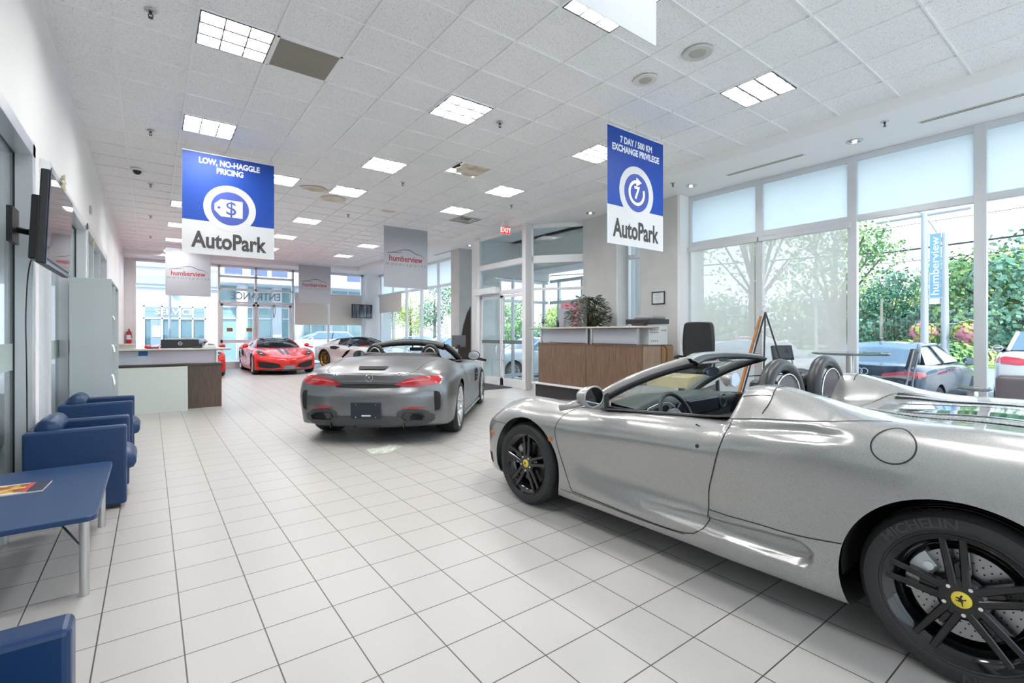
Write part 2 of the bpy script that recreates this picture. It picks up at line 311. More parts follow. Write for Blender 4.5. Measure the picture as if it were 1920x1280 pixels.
# vestibule outer walls/doors
vs_=MB(); vs_.b2(8.9,7.9,0,9.05,8.2,ZS); vs_.b2(7.35,11.3,0,8.0,11.45,ZS); vs_.b2(8.0,11.3,2.95,9.9,11.45,ZS); vs_.b2(9.05,7.85,3.2,10.0,11.45,ZS); vs_.b2(7.3,7.9,ZS,10.,11.45,ZS+.1)
struct('wall_vestibule',vs_,WHITE)
struct('floor_vestibule',MB().b2(8.9,7.8,-.12,10.1,11.45,0),fm)
ov=glazing('window_9',9.95,(7.95,8.9,9.9,10.9),7.9,11.3,3.0,(.1,2.3,2.95),(FRAME,GLASS),w=.035)
fr=MB()
for x in (8.02,8.55,9.75): fr.b2(x-.035,11.34,0,x+.035,11.42,2.95)
for z in (.12,2.3,2.9): fr.b2(8.0,11.345,z-.04,9.9,11.415,z+.04)
wv=struct('window_12',fr,FRAME,bevel=.003); obj('window_glass',MB().b2(8.0,11.378,.1,9.9,11.382,2.95),GLASS,wv)
tag(obj('door_mat',MB().b2(6.2,9.6,0,7.2,11.1,.012),noisy('mat_fibre','#2b2b33','#3c3c44',60,.9),bevel=.003),'dark grey entrance mat on the floor before the double doors','mat')
# wall between vestibule and column, columns, far right glazing
rw=MB(); rw.b2(7.45,11.35,0,7.72,11.9,ZS); struct('wall_pier',rw,WHITE)
rw=MB(); rw.b2(7.62,12.9,0,8.12,13.42,ZS); struct('wall_column',rw,mat('grey_wall',(.6,.6,.6)),bevel=.01)
rw=MB(); rw.b2(8.3,11.9,0,8.5,12.1,ZS); struct('wall_pier_far',rw,WHITE)
glazing('window_10',XR,(12.0,12.85,14.0,15.53,16.9,18.25,19.6,20.95),11.9,YB,ZS,(.12,3.05,ZS-.045),(FRAMEW,GLASS),w=.06)
ws=obj('frosted_panes',MB().b2(XR-.012,13.5,3.1,XR-.008,20.9,ZS-.09),FROST,bpy.data.objects['window_10'])
rs=thing('roller_shade','cream roller shade partly lowered on the far side windows near the corner column','blind',(XR-.08,19.8,2.5)); obj('shade_cloth',MB().b2(-.001,-1.2,-.25,.001,1.2,.55),M['beige_shade'],rs); obj('shade_roller',MB().cyl((0,-1.2,.55),(0,1.2,.55),.03),FRAMEW,rs)
# ---------------- ceiling fixtures ----------------
EM=mat('lit_diffuser',(.9,.9,.9),.5,emit=(1,.985,.96,TROFFER)); LOUV=mat('louvre_white',(.78,.78,.80),.35); LVD=mat('louvre_grey',(.14,.14,.14),.5)
def troffer(label):
    t=thing('ceiling_light',label,'ceiling light',group=None); h=.292
    fr=MB(); 
    for a,b,c_,d in ((-h,-h,h,-h+.012),(-h,h-.012,h,h),(-h,-h,-h+.012,h),(h-.012,-h,h,h)): fr.b2(a,b,-.004,c_,d,.06)
    obj('light_frame',fr,mat('lamp_frame',(.06,.06,.06),.4),t)
    obj('lamp_panel',MB().b2(-h+.012,-h+.012,.045,h-.012,h-.012,.05),EM,t)
    lv=MB()
    for k in (1,2): lv.b2(-h+.012,-h+k*2*h/3-.012,.0,h-.012,-h+k*2*h/3+.012,.04)
    for k in (1,2): lv.b2(-h+k*2*h/3-.006,-h+.012,.0,-h+k*2*h/3+.006,h-.012,.04)
    obj('louvre',lv,LVD,t); return t
cols={.61:'left-hand row',1.83:'second row',3.06:'middle row',5.49:'right-hand row'}
def tdesc(i,j):
    X=GX[i]+G/2; Y=GY[j]+.3
    nm='left row' if X<1.2 else 'second row' if X<2.4 else 'middle row' if X<4 else 'right row'
    e={0:'beside the brown grille' if X<1.2 else 'second from the front',4:'before the blue banner' if X<1.2 else 'left of the broken tile' if X<4 else 'right of the broken tile',-4:'cut by the white banner' if 1.2<X<4 else 'nearest the window bulkhead' if X>4 else 'overhead beyond the top of the view',
     0+7:'just past the stained ceiling tiles' if X>2.4 and X<4 else 'right of the blue pricing banner' if X<2.4 else 'before the square air diffuser',12:'fourth visible going back',16:'near the small grey logo banner',20:'second from the back wall',24:'last before the back wall',-8:'behind the viewer'}[j-13]
    if X>4 and j-13==0: e='half hidden by the exchange privilege banner'
    return 'square lit ceiling light in the %s, %s'%(nm,e)
base=None
for (i,j) in troff:
    x,y=GX[i]+G/2,GY[j]+.6115/2
    if base is None: base=troffer(tdesc(i,j)); base.location=(x,y,ZC); base['group']='square ceiling lights'
    else: dup(base,(x,y,ZC),None,tdesc(i,j),'square ceiling lights')
i,j=vent[0]; x,y=GX[i]+G/2,GY[j]+.306
t=thing('return_air_grille','brown perforated air return grille in the ceiling beside the nearest left light','vent',(x,y,ZC))
gm=mat('grille_brown',(.20,.18,.15),.6); n=gm.node_tree; ch=n.nodes.new('ShaderNodeTexChecker'); ch.inputs['Scale'].default_value=110; ch.inputs[1].default_value=(.09,.08,.065,1); ch.inputs[2].default_value=(.38,.35,.30,1); tcc=n.nodes.new('ShaderNodeTexCoord'); n.links.new(tcc.outputs['Object'],ch.inputs[0]); n.links.new(ch.outputs[0],n.nodes['Principled BSDF'].inputs['Base Color'])
obj('grille_mesh',MB().b2(-.28,-.28,.0,.28,.28,.01),gm,t); fr=MB()
for a,b,c_,d in ((-.3,-.3,.3,-.275),(-.3,.275,.3,.3),(-.3,-.3,-.275,.3),(.275,-.3,.3,.3)): fr.b2(a,b,-.003,c_,d,.02)
obj('grille_frame',fr,WHITE,t)
i,j=diffuser[0]; x,y=GX[i]+G/2,GY[j]+.306
t=thing('air_diffuser','square stepped metal air diffuser in the ceiling near the exit sign','vent',(x,y,ZC))
fr=MB()
for k,h in enumerate((.29,.22,.15,.08)):
    z=-.0+.014*k; s=.035
    for a,b,c_,d in ((-h,-h,h,-h+s),(-h,h-s,h,h),(-h,-h,-h+s,h),(h-s,-h,h,h)): fr.b2(a,b,z-.012,c_,d,z)
obj('diffuser_louvre',fr,mat('diffuser_metal',(.42,.41,.38),.4,.3),t); obj('duct_opening',MB().b2(-.29,-.29,.08,.29,.29,.09),DARK,t)
# broken tile
i,j=missing[0]; x0,y0=GX[i],GY[j]
t=thing('broken_ceiling_tile','broken water-stained ceiling tile with a dark gap beside it','ceiling tile',(x0+G/2,y0+.3,ZC))
pl=[(-.30,-.30),(.02,-.30),(.30,-.28),(.30,.12),(.26,.28),(.1,.295),(-.02,.22),(-.1,.26),(-.14,.1),(-.22,.02),(-.2,-.12),(-.29,-.2)]
pl=[(-.22,-.30),(.30,-.30),(.30,.20),(.22,.29),(.05,.27),(-.02,.2),(-.10,.24),(-.13,.12),(-.2,.06),(-.17,-.08),(-.24,-.16)]
st=noisy('stained_tile','#d8d2c4','#b39a7c',4,.9,lo=.45,hi=.7); tl=MB(); tl.prism(pl,.0,.015,lambda a,b,h:(a,b,h+.01+.02*a)); obj('tile_piece',tl,st,t)
obj('tile_gap',MB().b2(-.3,-.3,.1,.3,.3,.11),DARK,t)
def stain(x,y,rx,ry,label,seed):
    rnd=random.Random(seed); pts=[(x+rx*math.cos(a)*(.8+.3*rnd.random()),y+ry*math.sin(a)*(.8+.3*rnd.random())) for a in [2*PI*k/16 for k in range(16)]]
    tag(obj('ceiling_stain',MB().prism(pts,ZC-.002,ZC-.0032,lambda a,b,h:(a,b,h)),noisy('water_stain','#c5b3a0','#d9d0c6',3,.9)),label,'stain')
stain(3.0,10.1,.28,.25,'brown water stain on the ceiling tiles behind the middle row light',1); stain(2.5,9.6,.25,.2,'pale brown water stain left of the bigger ceiling stain',2); stain(4.3,10.4,.16,.1,'small tan water stain on the ceiling near the exit light fitting',3)
# speakers
def speaker(x,y,lb,m,r=.138):
    t=thing('ceiling_speaker',lb,'speaker',(x,y,ZC)); obj('speaker_rim',MB().lathe([(.0,.004),(r*.55,.0),(r,-.002),(r,-.008),(r*.93,-.016),(r*.6,-.012),(0,-.012)],n=40),m,t,auto=30)
    obj('speaker_mesh',MB().lathe([(0,-.016),(r*.55,-.014),(r*.57,-.010)],n=32),mat('speaker_grey',(.40,.39,.36),.7),t)
speaker(4.285,2.693,'larger round ceiling speaker nearer to the window side',mat('spk_a',(.52,.53,.49),.5),.142); speaker(4.289,3.321,'smaller cream round ceiling speaker left of the larger one',mat('spk_b',(.66,.62,.56),.5),.125)
# sprinklers
def sprinkler(lb):
    t=thing('sprinkler_head',lb,'sprinkler'); obj('escutcheon',MB().lathe([(0,.0),(.045,0),(.04,-.008),(.016,-.012)],n=20),mat('escutcheon_metal',(.5,.5,.5),.3,.8),t,auto=40); b=MB(); b.cyl((0,0,-.01),(0,0,-.03),.011); b.tube([(-.014,0,-.028),(-.016,0,-.045),(0,0,-.058)],.004,6); b.tube([(.014,0,-.028),(.016,0,-.045),(0,0,-.058)],.004,6); b.cyl((0,0,-.058),(0,0,-.062),.018); obj('sprinkler_deflector',b,mat('sprinkler_dark',(.06,.05,.05),.35,.6),t); return t
s0=None
for x,y,z,lb in ((0,5.14,ZC,'ceiling sprinkler left of the nearest ceiling light'),(0,8.19,ZC,'ceiling sprinkler left of the second ceiling light'),(0,11.1,ZC,'ceiling sprinkler beyond the dark dome camera'),(0,14.1,ZC,'ceiling sprinkler second from the back on the left strip'),(0,17.1,ZC,'ceiling sprinkler closest to the back on the left strip'),(3.65,5.14,ZC,'ceiling sprinkler right of the middle louvred light'),(3.68,8.24,ZC,'ceiling sprinkler below the broken tile, mid ceiling'),(3.66,11.22,ZC,'ceiling sprinkler by the brown stain'),(6.2,8.3,ZC,'ceiling sprinkler near the exit sign bulkhead'),(7.27,2.02,ZS,'sprinkler on the window bulkhead above the widest pane'),(7.29,5.06,ZS,'sprinkler on the window bulkhead beside the exchange banner')):
    if s0 is None: s0=sprinkler(lb); s0.location=(x,y,z); s0['group']='ceiling sprinklers'
    else: dup(s0,(x,y,z),None,lb,'ceiling sprinklers')
dc=thing('dome_camera','small black dome security camera on the ceiling left of the pricing banner','camera',(-.18,10.24,ZC)); obj('camera_base',MB().lathe([(0,0),(.075,0),(.07,-.03)],n=24),WHITE,dc,auto=40); obj('camera_dome',MB().lathe([(.062,-.03),(.055,-.06),(.03,-.085),(0,-.09)],n=24),mat('dome_black',(.01,.01,.01),.1),dc,smooth=True)
# downlights and slot diffusers on the bulkhead soffit
d0=None
for x,y,lb in ((7.68,2.47,'recessed downlight over the widest window pane'),(7.68,4.96,'recessed downlight just right of the exchange banner'),(7.66,7.39,'recessed downlight left of the exchange banner'),(7.62,12.3,'recessed downlight past the entrance doors'),(7.68,-.05,'recessed downlight over the nearest window')):
    if d0 is None:
        d0=thing('downlight',lb,'downlight',(x,y,ZS),group='recessed bulkhead downlights'); obj('downlight_trim',MB().lathe([(.10,0),(.10,-.006),(.08,-.006),(.072,.05)],n=28),mat('trim_chrome',(.6,.6,.6),.15,.9),d0,auto=40)
        obj('downlight_reflector',MB().lathe([(.072,.0),(.05,-.001),(.0,-.001)],n=24),mat('reflector',(.5,.5,.5),.2,.9),d0); obj('downlight_lamp',MB().lathe([(.03,-.002),(.02,-.012),(0,-.014)],n=16),mat('lamp_glow',(.9,.9,.9),.5,emit=(1,.95,.85,DOWNL)),d0)
    else: dup(d0,(x,y,ZS),None,lb,'recessed bulkhead downlights')
for y0,y1,lb in ((3.09,4.28,'long slot air diffuser in the bulkhead right of the exchange banner'),(.5,1.78,'long slot air diffuser in the bulkhead at the upper right'),(13.4,14.6,'far slot air diffuser in the bulkhead before the grey column')):
    t=thing('slot_diffuser',lb,'vent',(7.65,(y0+y1)/2,ZS)); h=(y1-y0)/2; obj('slot_frame',MB().b2(-.045,-h,-.006,.045,h,.0),mat('slot_cream',(.7,.68,.6),.5),t); sl=MB()
    for q in (-.02,.02): sl.b2(q-.008,-h+.02,-.008,q+.008,h-.02,-.0055)
    obj('slot_gap',sl,mat('slot_dark',(.12,.10,.07),.7),t)
# exit sign
t=thing('exit_sign','red lettered exit sign with emergency lamps above the entrance','sign',(6.93,9.55,3.86)); fp=lambda x,y,h:(-.0+x,-.03-h,y)
obj('sign_housing',MB().b2(-.15,-.028,-.10,.15,.028,.10),mat('sign_white',(.7,.7,.68),.4),t,bevel=.006); obj('sign_face',MB().b2(-.13,-.032,-.08,.13,-.028,.08),mat('exit_red',(.7,.03,.03),.4,emit=(1,.05,.04,.7)),t)
text('sign_text','EXIT',.15,mat('exit_text',(.95,.7,.66),.4,emit=(1,.7,.65,.6)),t,lambda x,y,h:(x,-.0325-h,y),.002,.02)
for s in (-1,1): obj('emergency_lamp',MB().lathe([(0,.03),(.03,.03),(.045,-.03),(0,-.035)],axis='Y',org=(s*.09,-.01,.16),n=16),LOUV,t)
obj('sign_bracket',MB().b2(-.02,-.02,.1,.02,.02,.16),LOUV,t)
# ---------------- hanging banners ----------------
BL=mat('banner_blue',(.0015,.052,.34),.5); BW=mat('banner_white',(.60,.61,.63),.5); BG=mat('banner_grey',(.36,.37,.41),.5); INK=mat('ink_grey',(.055,.05,.05),.5); IND=mat('ink_indigo',(.05,.085,.36),.5); PT=mat('print_white',(.82,.84,.85),.5); REDI=mat('ink_red',(.30,.01,.015),.5)
def banner(kind,X0,X1,Y,ztop,zbot,label,cat='banner'):
    W=X1-X0; H=ztop-zbot; t=thing('hanging_banner',label,cat,((X0+X1)/2,Y,zbot),0,'banners hung from the ceiling')
    obj('banner_sheet',MB().b2(-W/2,-.0015,0,W/2,.0015,H),BW if kind!='grey' else BG,t)
    hk=MB(); 
    for x in (-W/2+.04,0,W/2-.04): hk.tube([(x,0,H-.03),(x,0,ZC-zbot)],.002,5); hk.cyl((x,-.003,H-.025),(x,.003,H-.025),.011,n=10)
    obj('hanging_cord',hk,mat('cord_tan',(.55,.50,.38),.6),t); obj('top_rail',MB().b2(-W/2,-.004,H-.006,W/2,.004,H+.004),LOUV,t)
    f=lambda x,y,h:(x,-.002-h,y)
    def disc(nm,cx,cy,r,h,m,r0=0,n=48):
        b=MB(); 
        if r0: 
            rows=[[f(cx+q*math.cos(a),cy+q*math.sin(a),h) for q in (r0,r)] for a in [2*PI*k/n for k in range(n+1)]]; b.grid(rows)
        else: b.prism([(cx+r*math.cos(2*PI*k/n),cy+r*math.sin(2*PI*k/n)) for k in range(n)],h-.0005,h,f)
        obj(nm,b,m,t)
    if kind in('dollar','seven'):
        obj('blue_field',MB().prism([(-W/2+.002,H*.33),(W/2-.002,H*.33),(W/2-.002,H-.002),(-W/2+.002,H-.002)],0,.001,f),BL,t)
        cy=H*.48; disc('emblem_ring',0,cy,H*.232,.0022,BW); disc('emblem_disc',0,cy,H*.168,.003,IND)
        text('banner_title','AutoPark',.32,INK,t,lambda x,y,h:f(x,y+H*.135,h+.001),.001,.030,W*.82)
        if kind=='dollar':
            text('banner_headline','LOW, NO-HAGGLE\nPRICING',.115,PT,t,lambda x,y,h:f(x,y+H*.895-.02,h+.001),.001,.035,W*.66)
            obj('price_tag',MB().prism([(-.20,cy-.04),(-.12,cy-.125),(.16,cy-.125),(.16,cy+.125),(-.12,cy+.125),(-.20,cy+.05)],.0032,.0038,f),PT,t); disc('tag_hole',-.145,cy,.02,.0045,IND)
            text('dollar_symbol','$',.28,IND,t,lambda x,y,h:f(x+.01,y+cy-.005,h+.0045),.001,.008)
        else:
            text('banner_headline','7 DAY / 500 KM\nEXCHANGE PRIVILEGE',.115,PT,t,lambda x,y,h:f(x,y+H*.88-.02,h+.001),.001,.035,W*.84)
            b=MB(); a0,a1=R(90),R(90)+R(312); rows=[[f(.0+q*math.cos(a),cy+q*math.sin(a),.0035) for q in (.125,.165)] for a in [R(20)-(R(300))*k/40 for k in range(41)]]; b.grid(rows); b.prism([(-.01,cy+.085),(-.01,cy+.205),(.10,cy+.145)],.0032,.0038,f); obj('arrow_ring',b,PT,t)
            text('seven_digit','7',.22,PT,t,lambda x,y,h:f(x,y+cy-.005,h+.0035),.001,.03)
    elif kind=='grey':
        text('logo_name','humberview',.2,REDI,t,lambda x,y,h:f(x,y+H*.475,h),.001,.018,W*.76,space=1.0)
        text('logo_subtitle','m o t o r s p o r t s',.12,mat('ink_slate',(.16,.17,.19),.5),t,lambda x,y,h:f(x,y+H*.385,h),.001,0,W*.93,shear=.25)
        b=MB()
        for pts in ([(-.42,.50),(-.425,.545),(-.38,.565),(-.25,.575),(-.08,.585)],[(-.28,.585),(-.14,.615),(0,.635),(.08,.63),(.17,.60),(.22,.58),(.32,.565),(.42,.525),(.455,.50)]):
            pts=[(a*W,b_*H) for a,b_ in pts]; q=MB(); ps=spl(pts,40); b.grid([[f(x,y-w_,.001),f(x,y+w_,.001)] for (x,y),w_ in zip(ps,[.0085*math.sin(PI*(k+.8)/(len(ps)+.6))+.001 for k in range(len(ps))])])
        obj('logo_car_outline',b,INK,t)
    return t
def spl(pts,n):
    P=np.array(pts,float); m=len(P); t=np.concatenate([[0],np.cumsum(np.linalg.norm(np.diff(P,axis=0),axis=1))]); out=[]
    T=np.zeros_like(P); T[1:-1]=(P[2:]-P[:-2])/(t[2:]-t[:-2])[:,None]; T[0]=(P[1]-P[0])/(t[1]-t[0]); T[-1]=(P[-1]-P[-2])/(t[-1]-t[-2])
    for u in np.linspace(0,t[-1],n):
        i=min(max(np.searchsorted(t,u,side='right')-1,0),m-2); h=t[i+1]-t[i]; s=(u-t[i])/h
        out.append(tuple((2*s**3-3*s**2+1)*P[i]+(s**3-2*s**2+s)*h*T[i]+(-2*s**3+3*s**2)*P[i+1]+(s**3-s**2)*h*T[i+1]))
    return out
banner('dollar',.352,1.536,8.22,3.954,2.495,'blue and white pricing banner with a dollar price tag emblem')
banner('seven',4.525,5.65,4.08,3.954,2.48,'blue and white exchange privilege banner with a number seven emblem')
banner('grey',4.484,5.64,11.13,3.958,2.475,'grey car outline logo banner hanging before the entrance doors')
banner('grey',.357,1.53,18.04,3.954,2.51,'grey car outline logo banner partly behind the pricing banner')
banner('grey',4.493,5.676,19.5,3.974,2.51,'pale car outline logo banner hanging above the red coupe')
banner('blank',.42,1.575,1.17,3.954,2.475,'blank white banner cut off by the top of the picture')
# ---------------- car surface builder ----------------
def herm(P,t,u):
    """P (n,...) at params t, sampled at u: gentle cubic"""
    P=np.asarray(P,float); t=np.asarray(t,float); d=np.diff(P,axis=0)/np.diff(t).reshape((-1,)+(1,)*(P.ndim-1)); h=np.diff(t).reshape((-1,)+(1,)*(P.ndim-1))
    T=np.zeros_like(P); T[1:-1]=(d[:-1]*h[1:]+d[1:]*h[:-1])/(h[1:]+h[:-1])
    a_,b_=d[:-1],d[1:]; hm=2*a_*b_/np.where(np.abs(a_+b_)<1e-9,1e-9,a_+b_); big=(a_*b_>0)&((np.abs(a_)>3*np.abs(b_))|(np.abs(b_)>3*np.abs(a_))); T[1:-1]=np.where(a_*b_<=0,T[1:-1]*.2,np.where(big,hm,T[1:-1])); T[0]=d[0]; T[-1]=d[-1]
    i=np.clip(np.searchsorted(t,u,side='right')-1,0,len(t)-2); sh=(-1,)+(1,)*(P.ndim-1)
    H=(t[i+1]-t[i]).reshape(sh); s=((u-t[i]).reshape(sh))/H
    return (2*s**3-3*s**2+1)*P[i]+(s**3-2*s**2+s)*H*T[i]+(-2*s**3+3*s**2)*P[i+1]+(s**3-s**2)*H*T[i+1]
def wrap(row,center,p=2.6,ss=(.88,.7,.45,.2,0)):
    out=[]
    for s in ss:
        out.append([(cx+(x-cx)*s**p,y*s,cz+(z-cz)*(s**1.5)) for (x,y,z),(cx,cz) in zip(row,center)])
    return out
class CarSurf:
    def __init__(S,rows,segs,ds=.03,kc=None,disp=None):
        P=np.array(rows,float); n,K,_=P.shape
        c=P[:,3:7,:].mean(axis=1); t=np.concatenate([[0],np.cumsum(np.maximum(np.linalg.norm(np.diff(c,axis=0),axis=1),.02))])
        us=[]; 
        for a,b in zip(t[:-1],t[1:]): m=max(1,int(round((b-a)/ds))); us+=list(np.linspace(a,b,m,endpoint=False))
        us.append(t[-1]); us=np.array(us); Q=herm(P,t,us)
        tk=np.arange(K,dtype=float); chord=np.linalg.norm(np.diff(Q,axis=1),axis=2).mean(axis=0); tk=np.concatenate([[0],np.cumsum(np.maximum(chord,.02))])
        uk=[]; S.ki=[0]
        for a,b,m in zip(tk[:-1],tk[1:],segs): uk+=list(np.linspace(a,b,m,endpoint=False)); S.ki.append(S.ki[-1]+m)
        uk.append(tk[-1]); H=herm(np.swapaxes(Q,0,1),tk,np.array(uk)); H=np.swapaxes(H,0,1)   # (NU,NV,3)
        H[:,0,1]=0
        if disp is not None: H=disp(H)
        mir=H[:,1:,:].copy(); mir[:,:,1]*=-1; S.G=np.concatenate([mir[:,::-1],H],axis=1); S.nu,S.nv=S.G.shape[:2]; S.c=H.shape[1]-1
        S.calc()
    def calc(S):
        nu,nv=S.nu,S.nv; V=S.G.reshape(-1,3); idx=np.arange(nu*nv).reshape(nu,nv)
        S.F=np.stack([idx[:-1,:-1],idx[:-1,1:],idx[1:,1:],idx[1:,:-1]],axis=-1).reshape(-1,4)
        S.vj=np.tile(np.abs(np.arange(nv-1)+.5-S.c),(nu-1,1)).reshape(-1)
        S.ui=np.repeat(np.arange(nu-1),nv-1)
        e1=V[S.F[:,2]]-V[S.F[:,0]]; e2=V[S.F[:,3]]-V[S.F[:,1]]; fn=np.cross(e1,e2); S.fn=fn
        N=np.zeros_like(V)
        for k in range(4): np.add.at(N,S.F[:,k],fn)
        N/=np.linalg.norm(N,axis=1,keepdims=True)+1e-12
        c=V.mean(axis=0); sgn=1 if ((V-c)*N).sum()>0 else -1
        if sgn<0: S.F=S.F[:,::-1]; N=-N
        S.N=N; S.V=V; S.C=V[S.F].mean(axis=1)
        S.bvh=BVHTree.FromPolygons([tuple(v) for v in V],[tuple(int(i) for i in f) for f in S.F])
        S.keep=np.ones(len(S.F),bool)
    def cut_cyl(S,cx,cz,r,ymin,rb=None,zmin=-9):
        """wheel arch: open the side faces inside the circle and round off the edge"""
        rb=rb or r; ang=lambda P:np.hypot(P[:,0]-cx,P[:,2]-cz)
        rr=lambda P:r+(rb-r)*(.5-.5*(P[:,0]-cx)/np.maximum(ang(P),1e-6))
        ins=(ang(S.C)<rr(S.C))&(np.abs(S.C[:,1])>ymin)
        S.keep&=~ins
        a=np.unique(S.F[ins]); b=np.unique(S.F[~ins]); e=np.intersect1d(a,b); e=e[np.abs(S.V[e][:,1])>ymin+.02]
        P=S.V[e]; d=np.stack([P[:,0]-cx,P[:,2]-cz],1); l=np.linalg.norm(d,axis=1,keepdims=True); k=rr(P)[:,None]/l
        ok=(np.abs(k-1)<.25)[:,0]; P[ok,0]=(cx+d*k[:,:1])[ok,0]; P[ok,2]=(cz+d*k[:,:1])[ok,1]; S.V[e]=P
    def emit(S,name,mask,material,parent,thick=0):
        mask=mask&S.keep; f=S.F[mask]
        if not len(f): return None
        u,inv=np.unique(f,return_inverse=True); inv=inv.reshape(f.shape); me=bpy.data.meshes.new(name)
        me.from_pydata(S.V[u].tolist(),[],inv.tolist()); me.polygons.foreach_set('use_smooth',[True]*len(f)); me.materials.append(material)
        me.normals_split_custom_set_from_vertices([tuple(n) for n in S.N[u]])
        o=bpy.data.objects.new(name,me); COL.objects.link(o); o.parent=parent; S.keep[mask]=False
        if thick:
            md=o.modifiers.new('solid','SOLIDIFY'); md.thickness=thick; md.offset=-1
        return o
    def ray(S,mode,a,b):
        o,d={'L':((a,4,b),(0,-1,0)),'R':((a,-4,b),(0,1,0)),'top':((a,b,4),(0,0,-1)),'rear':((-5,a,b),(1,0,0)),'front':((7,a,b),(-1,0,0))}[mode]
        p,n,i,_=S.bvh.ray_cast(Vector(o),Vector(d))
        if p is None: return None,None
        if n.dot(Vector(d))>0: n=-n
        return p,n
    def seam(S,name,pts,mode,parent,w=.005,mat_=None,n=None,off=.0016,smooth=True):
        P=spl(pts,n or max(8,int(sum(math.dist(a,b) for a,b in zip(pts,pts[1:]))/.015))) if smooth else [(a[0]+(b[0]-a[0])*q/k,a[1]+(b[1]-a[1])*q/k) for a,b in zip(pts,pts[1:]) for k in [max(1,int(math.dist(a,b)/.01))] for q in range(k)]+[pts[-1]]
        q=[S.ray(mode,*p) for p in P]; q=[x for x in q if x[0] is not None]
        if len(q)<2: return
        rows=[]
        for i,(p,nn) in enumerate(q):
            a=q[max(i-1,0)][0]; b=q[min(i+1,len(q)-1)][0]; t=(b-a).normalized(); s=t.cross(nn).normalized(); rows.append([p+s*w/2+nn*off,p-s*w/2+nn*off])
        return obj(name,MB().grid(rows),mat_ or M['seam_black'],parent,fixn=False)
    def patch(S,name,poly,mode,material,parent,off=.003,n=14,m=16,smooth=True,taper=.0):
        ys=[p[1] for p in poly]; y0,y1=min(ys),max(ys); rows=[]
        for k in range(n+1):
            y=y0+(y1-y0)*(.004+.992*k/n); xs=[]
            for (ax,ay),(bx,by) in zip(poly,poly[1:]+poly[:1]):
                if (ay-y)*(by-y)<0: xs.append(ax+(bx-ax)*(y-ay)/(by-ay))
            if len(xs)<2: continue
            xa,xb=min(xs),max(xs); r=[]
            for j in range(m+1):
                x=xa+(xb-xa)*j/m; p,nn=S.ray(mode,x,y)
                if p is None: r=None; break
                r.append(p+nn*off)
            if r: rows.append(r)
        if len(rows)<2: return None
        return obj(name,MB().grid(rows),material,parent,smooth=smooth)
def inpoly(C,poly,a=0,b=2):
    x,y=C[:,a],C[:,b]; r=np.zeros(len(C),bool); j=len(poly)-1
    for i in range(len(poly)):
        xi,yi=poly[i]; xj,yj=poly[j]; r^=((yi>y)!=(yj>y))&(x<(xj-xi)*(y-yi)/(yj-yi+1e-12)+xi); j=i
    return r
def loft(top,bot,n=20): # two polylines -> polygon
    return spl(top,n)+spl(bot,n)[::-1]
mat('seam_black',(.01,.01,.011),.7); mat('arch_black',(.012,.012,.013),.8); mat('tyre',(.022,.022,.023),.62); mat('gloss_black',(.005,.005,.006),.12,spec=.4,coat=.4)
mat('disc_metal',(.34,.34,.35),.3,1); mat('caliper_silver',(.62,.64,.65),.3,.4); mat('yellow_cap',(.80,.62,.06),.4); mat('leather_black',(.026,.028,.033),.38); mat('dash_black',(.055,.066,.066),.45)
mat('gold_rim',(.45,.25,.05),.25,.9); mat('silver_rim',(.62,.63,.65),.2,.9); mat('carbon',(.012,.012,.013),.25,coat=.5); mat('tail_red',(.45,.012,.02),.15,coat=1); mat('amber',(.55,.16,.02),.25,coat=.6); mat('mirror',(.7,.74,.78),.03,1)
def arm_prism(mb,a,r0,r1,w0,w1,y0,y1,th,sh=0):
    """one wheel arm in the XZ plane at angle a, offset sideways sh"""
    d=Vector((math.cos(a),0,math.sin(a))); s=Vector((-math.sin(a),0,math.cos(a))); rows=[]
    for r,w_,y,o in ((r0,w0,y0,sh[0]),((r0+r1)/2,(w0+w1)/2,(y0+y1)/2-.004,(sh[0]+sh[1])/2),(r1,w1,y1,sh[1])):
        c=d*r+s*o; rows.append([c+s*(-w_/2)+Vector((0,y-th,0)),c+s*(-w_/2)+Vector((0,y-.004,0)),c+s*(-w_*.36)+Vector((0,y,0)),c+s*(w_*.36)+Vector((0,y,0)),c+s*(w_/2)+Vector((0,y-.004,0)),c+s*(w_/2)+Vector((0,y-th,0))])
    mb.grid(rows,closed=True); mb.add(rows[0],[(0,1,2,3,4,5)]); mb.add(rows[-1],[(5,4,3,2,1,0)])
def horse(scale,fn):
    P=[(-.30,-.9),(-.22,-.5),(-.30,-.25),(-.15,-.05),(-.5,.1),(-.75,.35),(-.55,.4),(-.35,.22),(-.12,.25),(-.05,.55),(-.25,.8),(-.05,.98),(.12,.75),(.22,.4),(.5,.5),(.75,.35),(.62,.22),(.45,.25),(.28,.05),(.45,-.1),(.75,-.05),(.6,-.3),(.45,-.25),(.2,-.3),(.05,-.2),(-.05,-.45),(-.12,-.92)]
    b=MB(); b.prism([(x*scale,y*scale) for x,y in P],0,.001,fn); return b
